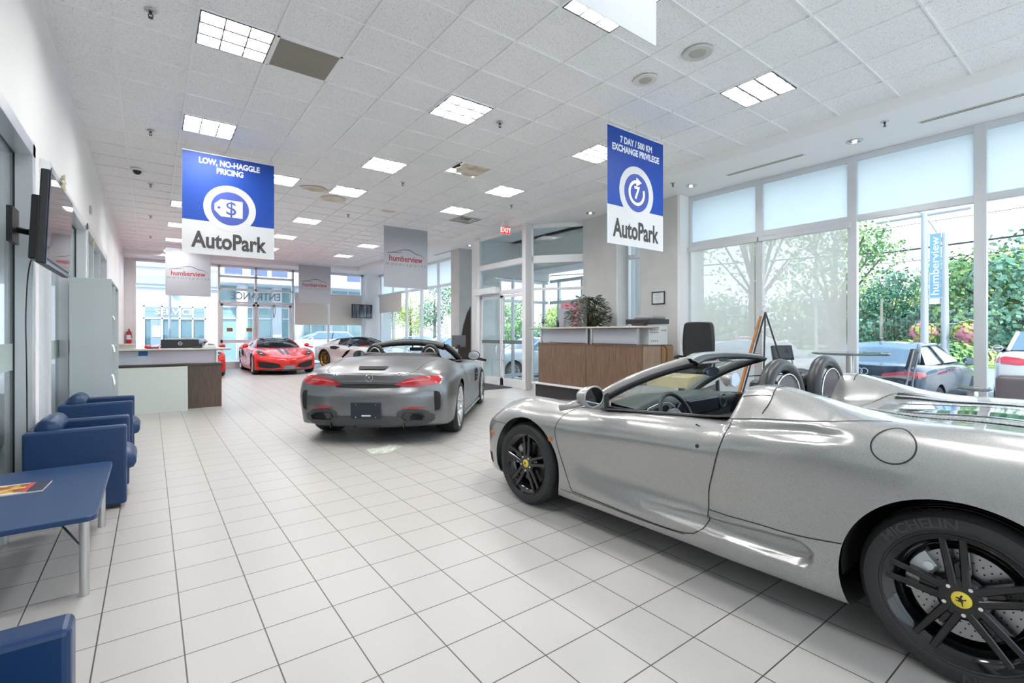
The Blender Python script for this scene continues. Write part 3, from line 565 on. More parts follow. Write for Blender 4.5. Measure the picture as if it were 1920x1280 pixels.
def wheel(style,r,w,rr,phase,parent,loc,side,rimmat,detail=1,tread=True,letters=False):
    """rim mesh with its tyre, disc, caliper and cap; outward = +Y"""
    n=72 if detail>1 else 40; b=MB(); g=w/2
    b.lathe([(rr-.006,-g*1.9),(rr-.03,-g*1.6),(rr-.045,-g*1.1),(rr-.05,-.06),(rr-.032,-.03),(rr-.018,-.018),(rr+.004,-.004),(rr+.010,-.010),(rr+.004,-.016)],axis='Y',n=n)
    if style=='twin5':
        for k in range(5):
            a=phase+k*2*PI/5
            for s in (-1,1): arm_prism(b,a,.050,rr-.012,.030,.024,-.018,-.012,.035,(s*.020,s*.031))
            arm_prism(b,a,.05,.13,.03,.02,-.028,-.03,.03,(0,0))
    elif style=='star5':
        for k in range(5):
            a=phase+k*2*PI/5
            arm_prism(b,a,.04,rr-.01,.07,.034,-.03,-.012,.04,(0,0))
    elif style=='twin_y':
        for k in range(5):
            a=phase+k*2*PI/5
            for s in (-1,1): arm_prism(b,a+s*.0,.05,rr-.012,.032,.024,-.05,-.012,.03,(s*.012,s*.058))
    else:
        for k in range(10): arm_prism(b,phase+k*2*PI/10,.05,rr-.012,.026,.018,-.04,-.014,.03,(0,0))
    b.lathe([(.0,-.02),(.068,-.02),(.078,-.028),(.082,-.06)],axis='Y',n=24)
    rot=0 if side>0 else PI
    wh=obj('wheel',b,rimmat,parent,auto=35,loc=loc,rotz=rot)
    t=MB(); h=r-rr
    prof=[(rr+.002,-2*g+.02),(rr+.35*h,-2*g+.002),(rr+.75*h,-2*g+.004),(r-.012,-2*g+.022),(r,-2*g+.05)]
    for q in range(4):
        y=-2*g+.05+(2*g-.1)*(q+.5)/4; prof+=[(r,y-.006),(r-.006,y-.004),(r-.006,y+.004),(r,y+.006)]
    prof+=[(r,-.05),(r-.004,-.032),(r-.013,-.018),(rr+.72*h,-.002),(rr+.4*h,.003),(rr+.2*h,-.001),(rr+.16*h,-.004),(rr+.12*h,-.001),(rr+.002,-.008)]
    t.lathe(prof,axis='Y',n=n*2)
    obj('tyre',t,M['tyre'],wh,auto=30)
    if detail>1:
        tr=MB()
        for k in range(64): 
            a=2*PI*k/64; tr.box(0,-.052,r-.0065,.005,.03,.010,mx=Matrix.Rotation(a,4,'Y'))
        tag(obj('tread_sipe',tr,M['arch_black'],wh),kind='stuff')
    if letters:
        for a0,s_ in ((R(62),1),(R(242),1)):
            def fl(x,y,h,a0=a0):
                a=a0+x/(rr+.5*h_); q=rr+.50*h_+y; return (-math.cos(a)*q*-1,.0035+h,math.sin(a)*q) if False else (math.cos(a)*-1*q*-1,.0+h+.003,math.sin(a)*q)
            h_=h
            text('tyre_lettering','MICHELIN',.052,mat('tyre_letter',(.045,.045,.047),.7),wh,lambda x,y,hh,a0=a0:((rr+.47*h+y)*math.cos(a0+x/(rr+.5*h)),.0028+hh,(rr+.47*h+y)*math.sin(a0+x/(rr+.5*h))),.0015,.02,.27)
    d=MB(); d.lathe([(.06,-.10),(.09,-.10),(.09,-.085),(rr*.70,-.085),(rr*.70,-.11),(.09,-.11)],axis='Y',n=48); obj('brake_disc',d,M['disc_metal'],wh,auto=30)
    obj('disc_backing',MB().lathe([(0,-.14),(rr-.05,-.14)],axis='Y',n=32),M['arch_black'],wh)
    if detail>1:
        hl=MB()
        for q in range(30):
            for k,f in enumerate((.46,.55,.64)): a=2*PI*q/30+k*.09; x,z=rr*f*math.cos(a),rr*f*math.sin(a); hl.cyl((x,-.0855,z),(x,-.0842,z),.0035,n=6)
        tag(obj('disc_hole',hl,M['arch_black'],wh),kind='stuff')
        cp=MB(); aa=PI if side>0 else 0; aa=R(160) ; rows=[]
        for a in [R(-26)+R(52)*k/8 for k in range(9)]:
            rows.append([((q)*math.cos(aa*-1+PI+a+PI),y,(q)*math.sin(aa+a)) for q,y in ((.10,-.075),(.115,-.052),(rr*.66,-.05),(rr*.74,-.06),(rr*.76,-.12),(.1,-.12))])
        rows=[]
        for a in [CAL+R(-30)+R(60)*k/8 for k in range(9)]: rows.append([(q*math.cos(a),y,q*math.sin(a)) for q,y in ((.105,-.075),(.12,-.056),(rr*.66,-.054),(rr*.74,-.062),(rr*.76,-.12),(.105,-.12))])
        cp.grid(rows,closed=True); cp.add(rows[0],[tuple(range(6))]); cp.add(rows[-1],[tuple(range(6))[::-1]])
        for a in (CAL-R(20),CAL,CAL+R(20)): x,z=rr*.55*math.cos(a),rr*.55*math.sin(a); cp.cyl((x,-.056,z),(x,-.048,z),.017,n=16)
        obj('brake_caliper',cp,M['caliper_silver'],wh,auto=35)
        for k in range(5): 
            a=phase+PI/5+k*2*PI/5; c=Vector((.055*math.cos(a),-.022,.055*math.sin(a))); obj('lug_bolt',MB().cyl(c,c+Vector((0,.008,0)),.0085,.007,n=10),CHROME,wh,auto=40)
        obj('centre_cap',MB().lathe([(0,-.012),(.026,-.013),(.03,-.016),(.031,-.02)],axis='Y',n=28),M['yellow_cap'] if style=='twin5' else rimmat,wh,auto=40)
        if style=='twin5': obj('horse_emblem',horse(.022,lambda x,y,hh:(x,-.0118+hh,y)),M['gloss_black'],wh)
    return wh
def arch_liner(parent,cx,cz,r,y0,y1,side,rb=None):
    b=MB(); rows=[]; rb=rb or r
    for k in range(25):
        a=R(-8)+R(196)*k/24; q=r+(rb-r)*(.5-.5*math.cos(a))
        rows.append([(cx+q*math.cos(a),side*y0,cz+q*math.sin(a)),(cx+q*math.cos(a),side*y1,cz+q*math.sin(a)),(cx,side*y1,cz)])
    b.grid(rows); obj('wheel_well',b,M['arch_black'],parent,fixn=False)
def seat(parent,x,y,z,m,w=.50,name='seat'):
    b=MB(); 
    b.grid([[(x+.30,y+w*q,z+.02+.04*abs(q)*2) for q in np.linspace(-.45,.45,9)],[(x+.32,y+w*q,z+.13+.07*(abs(q)*2)**3) for q in np.linspace(-.48,.48,9)],[(x,y+w*q,z+.12+.10*(abs(q)*2)**3) for q in np.linspace(-.5,.5,9)],[(x-.16,y+w*q,z+.12+.1*(abs(q)*2)**3) for q in np.linspace(-.5,.5,9)],
     [(x-.24+.08*(abs(q)*2)**2,y+w*q,z+.4) for q in np.linspace(-.5,.5,9)],[(x-.33+.06*(abs(q)*2)**2,y+w*q*.9,z+.66) for q in np.linspace(-.5,.5,9)],[(x-.38,y+w*q*.5,z+.80) for q in np.linspace(-.5,.5,9)],[(x-.44,y+w*q*.45,z+.80) for q in np.linspace(-.5,.5,9)],[(x-.42,y+w*q*.9,z+.6) for q in np.linspace(-.5,.5,9)],[(x-.34,y+w*q,z+.1) for q in np.linspace(-.5,.5,9)]])
    obj(name,b,m,parent,smooth=True,sub=1)
def mirror_pod(parent,x,y,z,s,m,r=.085,L=.12,stalk=((-.02,-.14,-.12),)):
    b=MB(); rows=[]
    for k in range(9):
        t=k/8; q=math.sqrt(max(0,1-(t)**2.4)); rows.append([(x+L*t,y+s*0+math.cos(a)*r*1.15*q,z+math.sin(a)*r*.85*q) for a in [2*PI*i/20 for i in range(20)]])
    b.grid(rows,closed=True); b.tube([(x+.05,y-s*.06,z-.03),(x+.05+stalk[0][0],y+s*stalk[0][1],z+stalk[0][2])],[.03,.022],10)
    o=obj('door_mirror',b,m,parent,smooth=True)
    obj('mirror_glass',MB().prism([(r*1.05*math.cos(2*PI*i/24),r*.76*math.sin(2*PI*i/24)) for i in range(24)],0,.003,lambda a,c,h:(x-h-.001,y+a,z+c)),M['mirror'],o)
    obj('mirror_bezel',MB().tube([(x+.001,y+r*1.12*math.cos(2*PI*i/28),z+r*.82*math.sin(2*PI*i/28)) for i in range(28)],.007,6,closed=True),m,o,smooth=True)
    return o
def arc3(corner,center,n=13):
    """curve across the car: +corner -> centre -> -corner"""
    cx,cy,cz=corner; out=[]
    for k in range(n):
        t=1-2*k/(n-1); out.append(Vector((center[0]+(cx-center[0])*t*t,cy*t,center[2]+(cz-center[2])*abs(t)**2.4)))
    return out
def sheet(a,b,n=8,bulge=(0,0,0)):
    return [[p.lerp(q,k/n)+Vector(bulge)*(4*k/n*(1-k/n)) for p,q in zip(a,b)] for k in range(n+1)]
# ---------------- silver open roadster in the foreground ----------------
SILVER=mat('silver_paint',(.36,.355,.347),.3,.5,coat=1)
n_=SILVER.node_tree; nz=n_.nodes.new('ShaderNodeTexNoise'); nz.inputs['Scale'].default_value=900; r_=n_.nodes.new('ShaderNodeMapRange'); r_.inputs['To Min'].default_value=.2; r_.inputs['To Max'].default_value=.36; tcx=n_.nodes.new('ShaderNodeTexCoord'); n_.links.new(tcx.outputs['Object'],nz.inputs['Vector']); n_.links.new(nz.outputs['Fac'],r_.inputs[0]); n_.links.new(r_.outputs[0],n_.nodes['Principled BSDF'].inputs['Roughness'])
CAL=R(200)
def ferrari():
    global CAL
    t=thing('sports_car','silver open-top roadster with black wheels and yellow centre caps in the right foreground','car',(3.396,.485,0),R(92.2))
    P=lambda *a:list(a)
    # k: 0 centre,1,2 crest,3 shoulder,4 upper side,5 waist,6 lower,7 sill top,8 sill edge,9 under
    r1=[(3.40,0,.60),(3.38,.25,.60),(3.30,.50,.605),(3.20,.69,.60),(3.155,.80,.585),(3.135,.845,.50),(3.12,.85,.37),(3.10,.835,.27),(3.08,.80,.20),(3.10,.35,.16)]
    def row(x,z0,c2,c3,c4,c5,c6,c7,c8,z9,z1=None):
        z1=z0+.003 if z1 is None else z1
        return [(x,0,z0),(x,.28,z1)]+[(x,)+c for c in (c2,c3,c4,c5,c6,c7,c8)]+[(x,.35,z9)]
    rows=[r1,
     row(3.02,.685,(.53,.705),(.70,.715),(.845,.655),(.905,.555),(.915,.40),(.905,.27),(.875,.19),.15),
     row(2.84,.725,(.56,.765),(.735,.79),(.865,.735),(.935,.62),(.945,.43),(.935,.27),(.895,.18),.14),
     row(2.58,.762,(.58,.805),(.75,.829),(.88,.770),(.950,.65),(.955,.45),(.94,.27),(.90,.17),.13),
     row(2.30,.795,(.59,.815),(.75,.826),(.88,.772),(.945,.66),(.945,.45),(.94,.27),(.90,.165),.13),
     row(2.08,.83,(.60,.825),(.765,.812),(.875,.765),(.930,.66),(.925,.45),(.93,.27),(.905,.165),.13),
     row(1.90,.85,(.66,.828),(.79,.812),(.865,.780),(.920,.66),(.905,.44),(.925,.26),(.91,.17),.13),
     row(1.55,.86,(.69,.846),(.80,.838),(.865,.808),(.925,.68),(.90,.43),(.93,.25),(.915,.17),.13),
     row(1.20,.87,(.69,.868),(.80,.862),(.870,.835),(.940,.70),(.91,.43),(.945,.26),(.92,.17),.13),
     row(1.02,.87,(.69,.874),(.80,.868),(.875,.845),(.945,.71),(.92,.44),(.95,.265),(.925,.17),.13),
     row(.96,.87,(.67,.89),(.79,.885),(.880,.855),(.950,.72),(.93,.45),(.955,.27),(.93,.17),.13),
     row(.90,.87,(.60,1.065),(.70,1.06),(.875,.905),(.955,.74),(.94,.46),(.96,.28),(.93,.17),.13,z1=.90),
     row(.80,.88,(.59,1.075),(.70,1.072),(.872,.930),(.960,.75),(.945,.47),(.96,.28),(.93,.17),.13,z1=.90),
     row(.60,.90,(.57,1.035),(.685,1.035),(.865,.945),(.965,.78),(.955,.50),(.96,.29),(.93,.17),.13,z1=.915),
     row(.40,.925,(.56,.985),(.68,.985),(.860,.955),(.968,.80),(.96,.54),(.96,.30),(.93,.17),.13,z1=.94),
     row(.20,.945,(.55,.962),(.69,.968),(.850,.945),(.968,.80),(.965,.58),(.96,.32),(.93,.18),.13,z1=.95),
     row(0,.955,(.55,.965),(.70,.970),(.840,.935),(.965,.79),(.965,.58),(.95,.32),(.92,.18),.14,z1=.96),
     row(-.30,.945,(.55,.955),(.70,.955),(.835,.92),(.95,.77),(.955,.58),(.94,.34),(.91,.2),.16,z1=.95),
     row(-.62,.91,(.53,.915),(.67,.91),(.80,.87),(.90,.74),(.91,.55),(.90,.36),(.87,.22),.2),
    ]
    rows[0]=r1
    nose=wrap(r1,[(3.56,.50),(3.57,.49),(3.575,.47),(3.58,.45),(3.58,.42),(3.58,.38),(3.57,.33),(3.56,.27),(3.53,.21),(3.45,.16)],2.0)
    tail=wrap(rows[-1],[(-.80,.90),(-.81,.88),(-.815,.85),(-.82,.80),(-.82,.74),(-.82,.66),(-.82,.55),(-.81,.42),(-.79,.30),(-.76,.22)],2.4)
    def disp(H):
        x,y,z=H[...,0],H[...,1],H[...,2]; side=y>.80
        # lower side channel, deepest at its rounded rear end
        def chan(x0,x1,zc0,zc1,h0,h1,dep,rnd):
            s=np.clip((x0-x)/(x0-x1),0,1); zc=zc0+(zc1-zc0)*s; hh=h0+(h1-h0)*s
            endr=np.where(x<x1+rnd,np.sqrt(np.clip(1-((x1+rnd-x)/rnd)**2,0,1)),1); hh=hh*endr
            v=(z-zc)/np.maximum(hh,1e-4); prof=np.where(np.abs(v)<1,np.where(v>0,1-v**8,(1-v*v)**.8),0)
            lim=np.where(x<x0,1,0)*np.where(x>x1,1,0)
            return dep*prof*(s**.8)*lim
        d=np.where(side,chan(1.45,.50,.31,.328,.02,.066,.060,.09),0)
        # upper intake behind the door
        d+=np.where(side,chan(1.30,.33,.835,.900,.012,.034,.034,.34)*(.2+.8*np.clip((1.1-x)/.6,0,1))*np.clip((x-.34)/.16,0,1),0)
        H=H.copy(); H[...,1]-=d; return H
    S=CarSurf(nose[::-1]+rows+tail,[7,8,5,5,10,12,20,8,6],.012,disp=disp); 
    k2,k3=S.ki[2],S.ki[3]
    C=S.C; V=S.V
    cock=(S.vj<k2)&(C[:,0]<2.16-.30*(C[:,1]/.66)**2)&(C[:,0]>.93)
    S.keep&=~cock
    S.cut_cyl(2.545,.32,.365,.55,.385); S.cut_cyl(0,.33,.392,.55,.392)
    S.C=S.V[S.F].mean(axis=1); C=S.C; y=C[:,1]
    L_,R_=y>.6,y<-.6
    dr=loft([(2.06,.82),(2.13,.79),(2.18,.74),(2.197,.67),(2.19,.60),(2.155,.48),(2.09,.34),(2.037,.235)],[(2.037,.235),(1.46,.215),(1.16,.215)],20)
    door=spl([(2.07,.83),(2.15,.765),(2.19,.69),(2.195,.61),(2.155,.483),(2.09,.343),(2.037,.238)],24)+spl([(2.037,.238),(1.46,.222),(1.14,.235),(1.06,.27),(1.02,.33),(1.015,.40)],20)+spl([(1.015,.40),(1.014,.5),(.978,.625),(.945,.747),(.905,.90)],12)
    for nm,ms in (('door',L_),('door',R_)): S.emit(nm,ms&inpoly(C,door+[(.9,1.0),(2.07,1.0)]),SILVER,t)
    fc=[(.207+.074*math.cos(a),.888+.064*math.sin(a)) for a in [2*PI*k/40 for k in range(40)]]
    S.emit('fuel_cap',L_&inpoly(C,fc),SILVER,t)
    S.emit('front_bumper',(C[:,0]>2.74)&(C[:,2]<.605+ (C[:,0]-2.9)*-.02),SILVER,t)
    S.emit('bonnet',(C[:,0]>1.9)&(np.abs(y)<.57),SILVER,t)
    eng=[(.62,.0),(.60,.25),(.50,.43),(.3,.50),(-.5,.44),(-.55,0)]; eng=eng+[(a,-b) for a,b in eng[::-1]]
    S.emit('engine_cover',inpoly(C,eng,0,1)&(C[:,2]>.8),SILVER,t)
    S.emit('sill',(np.abs(y)>.5)&(C[:,2]<.26)&(C[:,0]>.3)&(C[:,0]<2.3),SILVER,t)
    S.emit('body_shell',S.keep.copy(),SILVER,t)
    S.seam('door_seam',door,'L',t,.006,smooth=False); S.seam('door_seam',door,'R',t,.006,smooth=False)
    S.seam('fuel_cap_seam',fc+[fc[0]],'L',t,.006,smooth=False)
    S.seam('bumper_seam',[(3.10,.604),(2.95,.606),(2.76,.615)],'L',t,.004); S.seam('sill_seam',[(2.15,.228),(1.46,.214),(1.15,.225)],'L',t,.004); S.seam('rear_wing_seam',[(1.015,.40),(.75,.41),(.56,.415),(.38,.437)],'L',t,.005)
    S.seam('deck_seam',[(.93,.898),(.75,.923),(.55,.940),(.36,.962),(.25,.966)],'L',t,.005)
    for s,md in ((1,'L'),(-1,'R')):
        S.seam('buttress_seam',[(.745,s*.50),(.75,s*.60),(.755,s*.70),(.745,s*.80),(.76,s*.86)],'top',t,.006)
        S.seam('flap_seam',[(.755,s*.77),(.83,s*.775),(.93,s*.775)],'top',t,.005)
    S.seam('engine_cover_seam',[(a,b) for a,b in eng[:6]],'top',t,.006); S.seam('engine_cover_seam',[(a,b) for a,b in eng[6:]],'top',t,.006)
    S.patch('engine_window',[(.50,-.22),(.50,.22),(-.40,.26),(-.40,-.26)],'top',mat('deck_glass',(.02,.025,.03),.04,0,coat=1),t,.004)
    for s in (1,-1):
        g=MB(); k=0
        for q in range(64):
            x=.47-q*.0142; y0=s*(.40+.0*q); p,nn=S.ray('top',x,y0)
            if p is None: continue
            g.box(x,s*.405,p.z+.0045,.0055,.10,.004,rz=s*.6)
        obj('engine_grille',g,mat('slat_silver',(.5,.5,.5),.35,.5),t,bevel=.001)
        S.patch('grille_void',[(.49,s*.36),(.49,s*.45),(-.43,s*.45),(-.43,s*.36)],'top',M['seam_black'],t,.002)
    # lights and small marks on the near side
    S.patch('side_marker',[(3.018,.525),(2.955,.525),(2.955,.482),(3.018,.482)],'L',M['amber'],t,.004,8,8)
    S.patch('side_repeater',[(2.245+.018*math.cos(a),.577+.020*math.sin(a)) for a in [2*PI*k/20 for k in range(20)]],'L',M['amber'],t,.006,8,8)
    S.patch('brake_duct',[(3.055,.345),(2.985,.335),(2.975,.245),(3.04,.262)],'L',M['arch_black'],t,.002,8,8)
    S.patch('headlight',loft([(3.33,.62),(3.2,.69),(3.0,.76),(2.86,.80)],[(3.30,.46),(3.1,.56),(2.95,.66),(2.86,.79)]),'top',LENS,t,.003); S.patch('headlight',[(a,-b) for a,b in loft([(3.33,.62),(3.2,.69),(3.0,.76),(2.86,.80)],[(3.30,.46),(3.1,.56),(2.95,.66),(2.86,.79)])],'top',LENS,t,.003)
    hp,_=S.ray('L',1.135,.835); obj('door_handle',MB().tube(spl([(1.12,hp.y+.0,.842),(1.04,hp.y+.008,.818),(.96,hp.y+.008,.826)],10),.0035,6),M['seam_black'],t)
    lk,_=S.ray('L',1.075,.735); obj('door_lock',MB().cyl((1.075,lk.y-.003,.735),(1.075,lk.y+.003,.735),.011,n=16),M['seam_black'],t)
    # wheels
    CAL=R(170)
    CAL=R(20)
    wheel('twin5',.322,.225,.232,R(92),t,(2.565,.925,.322),1,M['gloss_black'],2)
    wheel('twin5',.322,.225,.232,R(92),t,(2.565,-.925,.322),-1,M['gloss_black'],1)
    wheel('twin5',.335,.275,.243,R(83),t,(0,.925,.335),1,M['gloss_black'],2,letters=True)
    wheel('twin5',.335,.275,.243,R(83),t,(0,-.925,.335),-1,M['gloss_black'],1)
    for s in (1,-1): arch_liner(t,2.545,.32,.372,.85,.45,s,.392); arch_liner(t,0,.33,.40,.90,.45,s)
    obj('underbody',MB().b2(-.4,-.6,.14,2.9,.6,.19),M['arch_black'],t)
    # windscreen frame
    base=arc3((2.13,.70,.80),(2.20,0,.83)); top=arc3((1.40,.50,1.175),(1.50,0,1.205)); 
    gl=MB().grid(sheet(base,top,10,(.05,0,.025))); obj('windscreen',gl,CARGLASS,t,smooth=True)
    def frame_tube(a,b,c_,r0,m,nm,par=t,fl=1): 
        q=MB(); q.tube(spl([a,b,c_],14),r0,10); return obj(nm,q,m,par,smooth=True)
    for s in (1,-1):
        pts=[sheet(base,top,10,(.05,0,.025))[k][0 if s>0 else -1] for k in range(11)]
        q=MB(); rows_=[]
        for k,p in enumerate(pts):
            w_=.024; rows_.append([p+Vector((.028,-s*.02,.010)),p+Vector((.012,s*.006,.026)),p+Vector((-.014,s*.020,.018)),p+Vector((-.03,s*.020,-.008)),p+Vector((-.045,s*.004,-.03)),p+Vector((-.02,-s*.02,-.02))])
        q.grid(rows_,closed=True); obj('windscreen_pillar',q,SILVER,t,smooth=True)
        q=MB(); rows_=[]
        for p in pts: rows_.append([p+Vector((-.028,s*.019,-.006)),p+Vector((-.05,s*.012,-.026)),p+Vector((-.055,-s*.012,-.038)),p+Vector((-.02,-s*.022,-.022))])
        q.grid(rows_,closed=True); obj('pillar_trim',q,M['leather_black'],t,smooth=True)
    q=MB(); rows_=[]
    for p in top: rows_.append([p+Vector((.035,0,.000)),p+Vector((.02,0,.018)),p+Vector((-.03,0,.016)),p+Vector((-.045,0,.004))])
    q.grid(rows_,closed=True); obj('windscreen_header',q,SILVER,t,smooth=True)
    q=MB(); rows_=[]
    for p in top: rows_.append([p+Vector((.02,0,-.004)),p+Vector((-.048,0,.004)),p+Vector((-.085,0,-.012)),p+Vector((-.07,0,-.034)),p+Vector((0,0,-.030))])
    q.grid(rows_,closed=True); obj('header_trim',q,M['leather_black'],t,smooth=True)
    for y in (.27,-.27): obj('sun_visor',MB().box(1.44,y,1.155,.11,.36,.016),mat('visor_grey',(.30,.30,.31),.6),t,bevel=.006)
    q=MB(); q.grid([[(1.50+dx*.3,.10*math.cos(a)*s_,1.075+.033*math.sin(a)*s_) for a in [2*PI*i/24 for i in range(24)]] for dx,s_ in ((.1,.4),(.08,.9),(0,1),(-.02,1))],closed=True)
    im=obj('interior_mirror',q,M['leather_black'],t,smooth=True); obj('mirror_glass',MB().prism([(.094*math.cos(a),.029*math.sin(a)) for a in [2*PI*i/24 for i in range(24)]],0,.002,lambda a,b,h:(1.493-h,a,1.075+b)),mat('mirror_dark',(.10,.13,.20),.05,1),im); obj('mirror_stem',MB().tube([(1.52,0,1.10),(1.55,0,1.16)],.01,8),M['leather_black'],im)
    # quarter pane at the pillar foot
    for s in (1,-1):
        q=MB(); q.prism([(2.13,.80),(1.86,.815),(1.87,.905)],-.008,.008,lambda a,b,h:(a,s*(.765+h),b)); obj('mirror_sail',q,SILVER,t,bevel=.003)
        q=MB(); q.prism([(1.87,.82),(1.845,.82),(1.85,.94),(1.875,.92)],-.011,.011,lambda a,b,h:(a,s*(.765+h),b)); obj('sail_edge',q,M['leather_black'],t)
        mirror_pod(t,1.80,s*.965,.935,s,SILVER,.082,.13,((.10,.17,-.075),))
    # cabin
    CB=M['leather_black']; DB=M['dash_black']
    q=MB(); q.b2(.93,-.70,.18,2.2,.70,.24); q.b2(.90,-.70,.18,.95,.70,.90)
    for s in (1,-1): q.box(1.55,s*.715,.52,1.32,.05,.64)
    obj('cabin_tub',q,CB,t)
    for s in (1,-1):
        rr_=[]
        for x,z in ((1.90,.812),(1.70,.826),(1.45,.840),(1.2,.858),(1.05,.872),(.95,.885)): rr_.append([(x,s*.795,z+.012),(x,s*.775,z+.020),(x,s*.71,z+.012),(x,s*.70,z-.08)])
        obj('door_top_trim',MB().grid(rr_),M['seam_black'],t,smooth=True)
    dash=[]
    for y in np.linspace(-.69,.69,29):
        e=abs(y)/.69; hump=.028*math.exp(-((y-.36)/.20)**2); xr=1.72-.05*e**3
        dash.append([(2.14-.26*e*e,y,.845-.02*e),(1.98-.1*e*e,y,.865+.3*hump),(1.83,y,.872+hump-.02*e*e),(xr+.02,y,.862+hump-.02*e*e),(xr-.02,y,.83+hump),(xr+.01,y,.77),(xr+.04,y,.69),(xr+.0,y,.66),(xr+.02,y,.50)])
    obj('dashboard',MB().grid(dash),DB,t,smooth=True)
    def ring(nm,x,y,z,r,m1,m2,tilt=.0,ring_r=.008):
        o=obj(nm,MB().tube([(x,y+r*math.cos(2*PI*i/28),z+r*math.sin(2*PI*i/28)) for i in range(28)],ring_r,6,closed=True),m1,t,smooth=True); obj(nm+'_face',MB().cyl((x+.012,y,z),(x+.002,y,z),r,n=28),m2,o)
        v=MB()
        for k in (-.5,0,.5): v.box(x-.001,y,z+k*r,.004,math.sqrt(1-k*k)*r*1.8,.004)
        return o
    BM=mat('bezel_dark',(.10,.11,.13),.3,.4)
    ring('air_vent',1.685,.10,.775,.052,BM,M['seam_black']); ring('air_vent',1.685,-.52,.795,.055,BM,M['seam_black']); ring('air_vent',1.69,.635,.755,.040,BM,M['seam_black'])
    obj('glovebox_pad',MB().box(1.690,-.21,.785,.03,.46,.115),mat('pad_leather',(.03,.035,.045),.3),t,bevel=.02,seg=3)
    obj('lower_fascia',MB().box(1.66,-.27,.665,.10,.80,.05),CB,t,bevel=.012); obj('airbag_tag',MB().box(1.607,-.50,.672,.003,.045,.03),mat('tag_pink',(.5,.3,.28),.6),t)
    cl=MB(); cl.prism([(.20,.70),(.22,.82),(.30,.855),(.42,.86),(.55,.835),(.60,.79),(.585,.70)],0,.01,lambda a,b,h:(1.672-h,a,b)); obj('instrument_panel',cl,mat('cluster_silver',(.55,.57,.58),.3,.6),t,bevel=.003)
    for y,z,r in ((.36,.79,.048),(.47,.785,.042),(.265,.785,.030),(.535,.80,.022),(.54,.745,.022),(.49,.72,.024),(.27,.72,.02)): obj('gauge',MB().cyl((1.664,y,z),(1.656,y,z),r,n=24).tube([(1.655,y+r*math.cos(2*PI*i/24),z+r*math.sin(2*PI*i/24)) for i in range(24)],.003,5,closed=True),M['seam_black'],t,auto=40)
    st=MB(); Cc=Vector((1.56,.36,.765)); ax=Vector((-.90,0,.42)).normalized(); u=Vector((0,1,0)); v=ax.cross(u).normalized()
    q=MB(); q.tube([Cc+u*.175*math.cos(2*PI*i/44)+v*.175*math.sin(2*PI*i/44) for i in range(44)],.0155,10,closed=True); sw=obj('steering_wheel',q,CB,t,smooth=True)
    q=MB()
    for a in (R(0),R(180),R(270 if v.z>0 else 90)):
        d=u*math.cos(a)+v*math.sin(a); s2=u*-math.sin(a)+v*math.cos(a); c0=Cc-ax*.02
        rows_=[[c0+d*r_+s2*w_,c0+d*r_+s2*w_+ax*.008,c0+d*r_-s2*w_+ax*.008,c0+d*r_-s2*w_] for r_,w_ in ((.04,.035),(.1,.016),(.17,.012))]; q.grid(rows_,closed=True)
    obj('wheel_spoke',q,mat('spoke_grey',(.25,.26,.28),.3,.8),sw)
    q=MB(); q.lathe([(0,.022),(.05,.018),(.07,.004),(.072,-.03)],n=28,mx=Matrix.Translation(Cc)@Vector((0,0,1)).rotation_difference(ax).to_matrix().to_4x4()); hb=obj('airbag_hub',q,mat('hub_blue',(.10,.115,.15),.35),sw,smooth=True)
    q=MB(); q.lathe([(0,.0245),(.018,.024),(.02,.02)],n=20,mx=Matrix.Translation(Cc)@Vector((0,0,1)).rotation_difference(ax).to_matrix().to_4x4()); obj('hub_badge',q,M['yellow_cap'],sw)
    for y in (.36,-.36): seat(t,1.28,y,.26,CB)
    obj('centre_console',MB().box(1.45,0,.42,1.0,.20,.34),CB,t,bevel=.03)
    # deck behind the seats with roll hoops
    for y in (.36,-.36):
        pts=[(.86+.02*math.sin(PI*k/24),y+.225*math.cos(PI*k/24),.93+.235*math.sin(PI*k/24)**.75) for k in range(25)]
        h_=obj('roll_hoop',MB().tube([(.84,y+.225,.80)]+pts+[(.84,y-.225,.80)],.042,14),CB,t,smooth=True)
        q=MB(); q.prism([(.185*math.cos(PI*k/24),.19*math.sin(PI*k/24)**.75) for k in range(25)],0,.004,lambda a,b,h:(.84-h,y+a,.93+b)); obj('wind_mesh',q,mat('mesh_screen',(.10,.09,.11),.4,alpha=.85),h_)
        obj('hoop_chrome',MB().tube([(.832,y+.182*math.cos(PI*k/24),.93+.187*math.sin(PI*k/24)**.75) for k in range(25)],.005,6),CHROME,h_,smooth=True)
        q=MB(); q.grid([[(.98,y+a,z) for a in (-.10,0,.10)] for z in (.80,1.03)]); 
        hd=MB(); hd.box(.97,y,.98,.09,.24,.20); obj('headrest',hd,CB,t,bevel=.035,seg=3)
    obj('rear_bulkhead',MB().box(.86,0,.86,.12,1.36,.10),CB,t,bevel=.02)
    return t,S
ferrari()
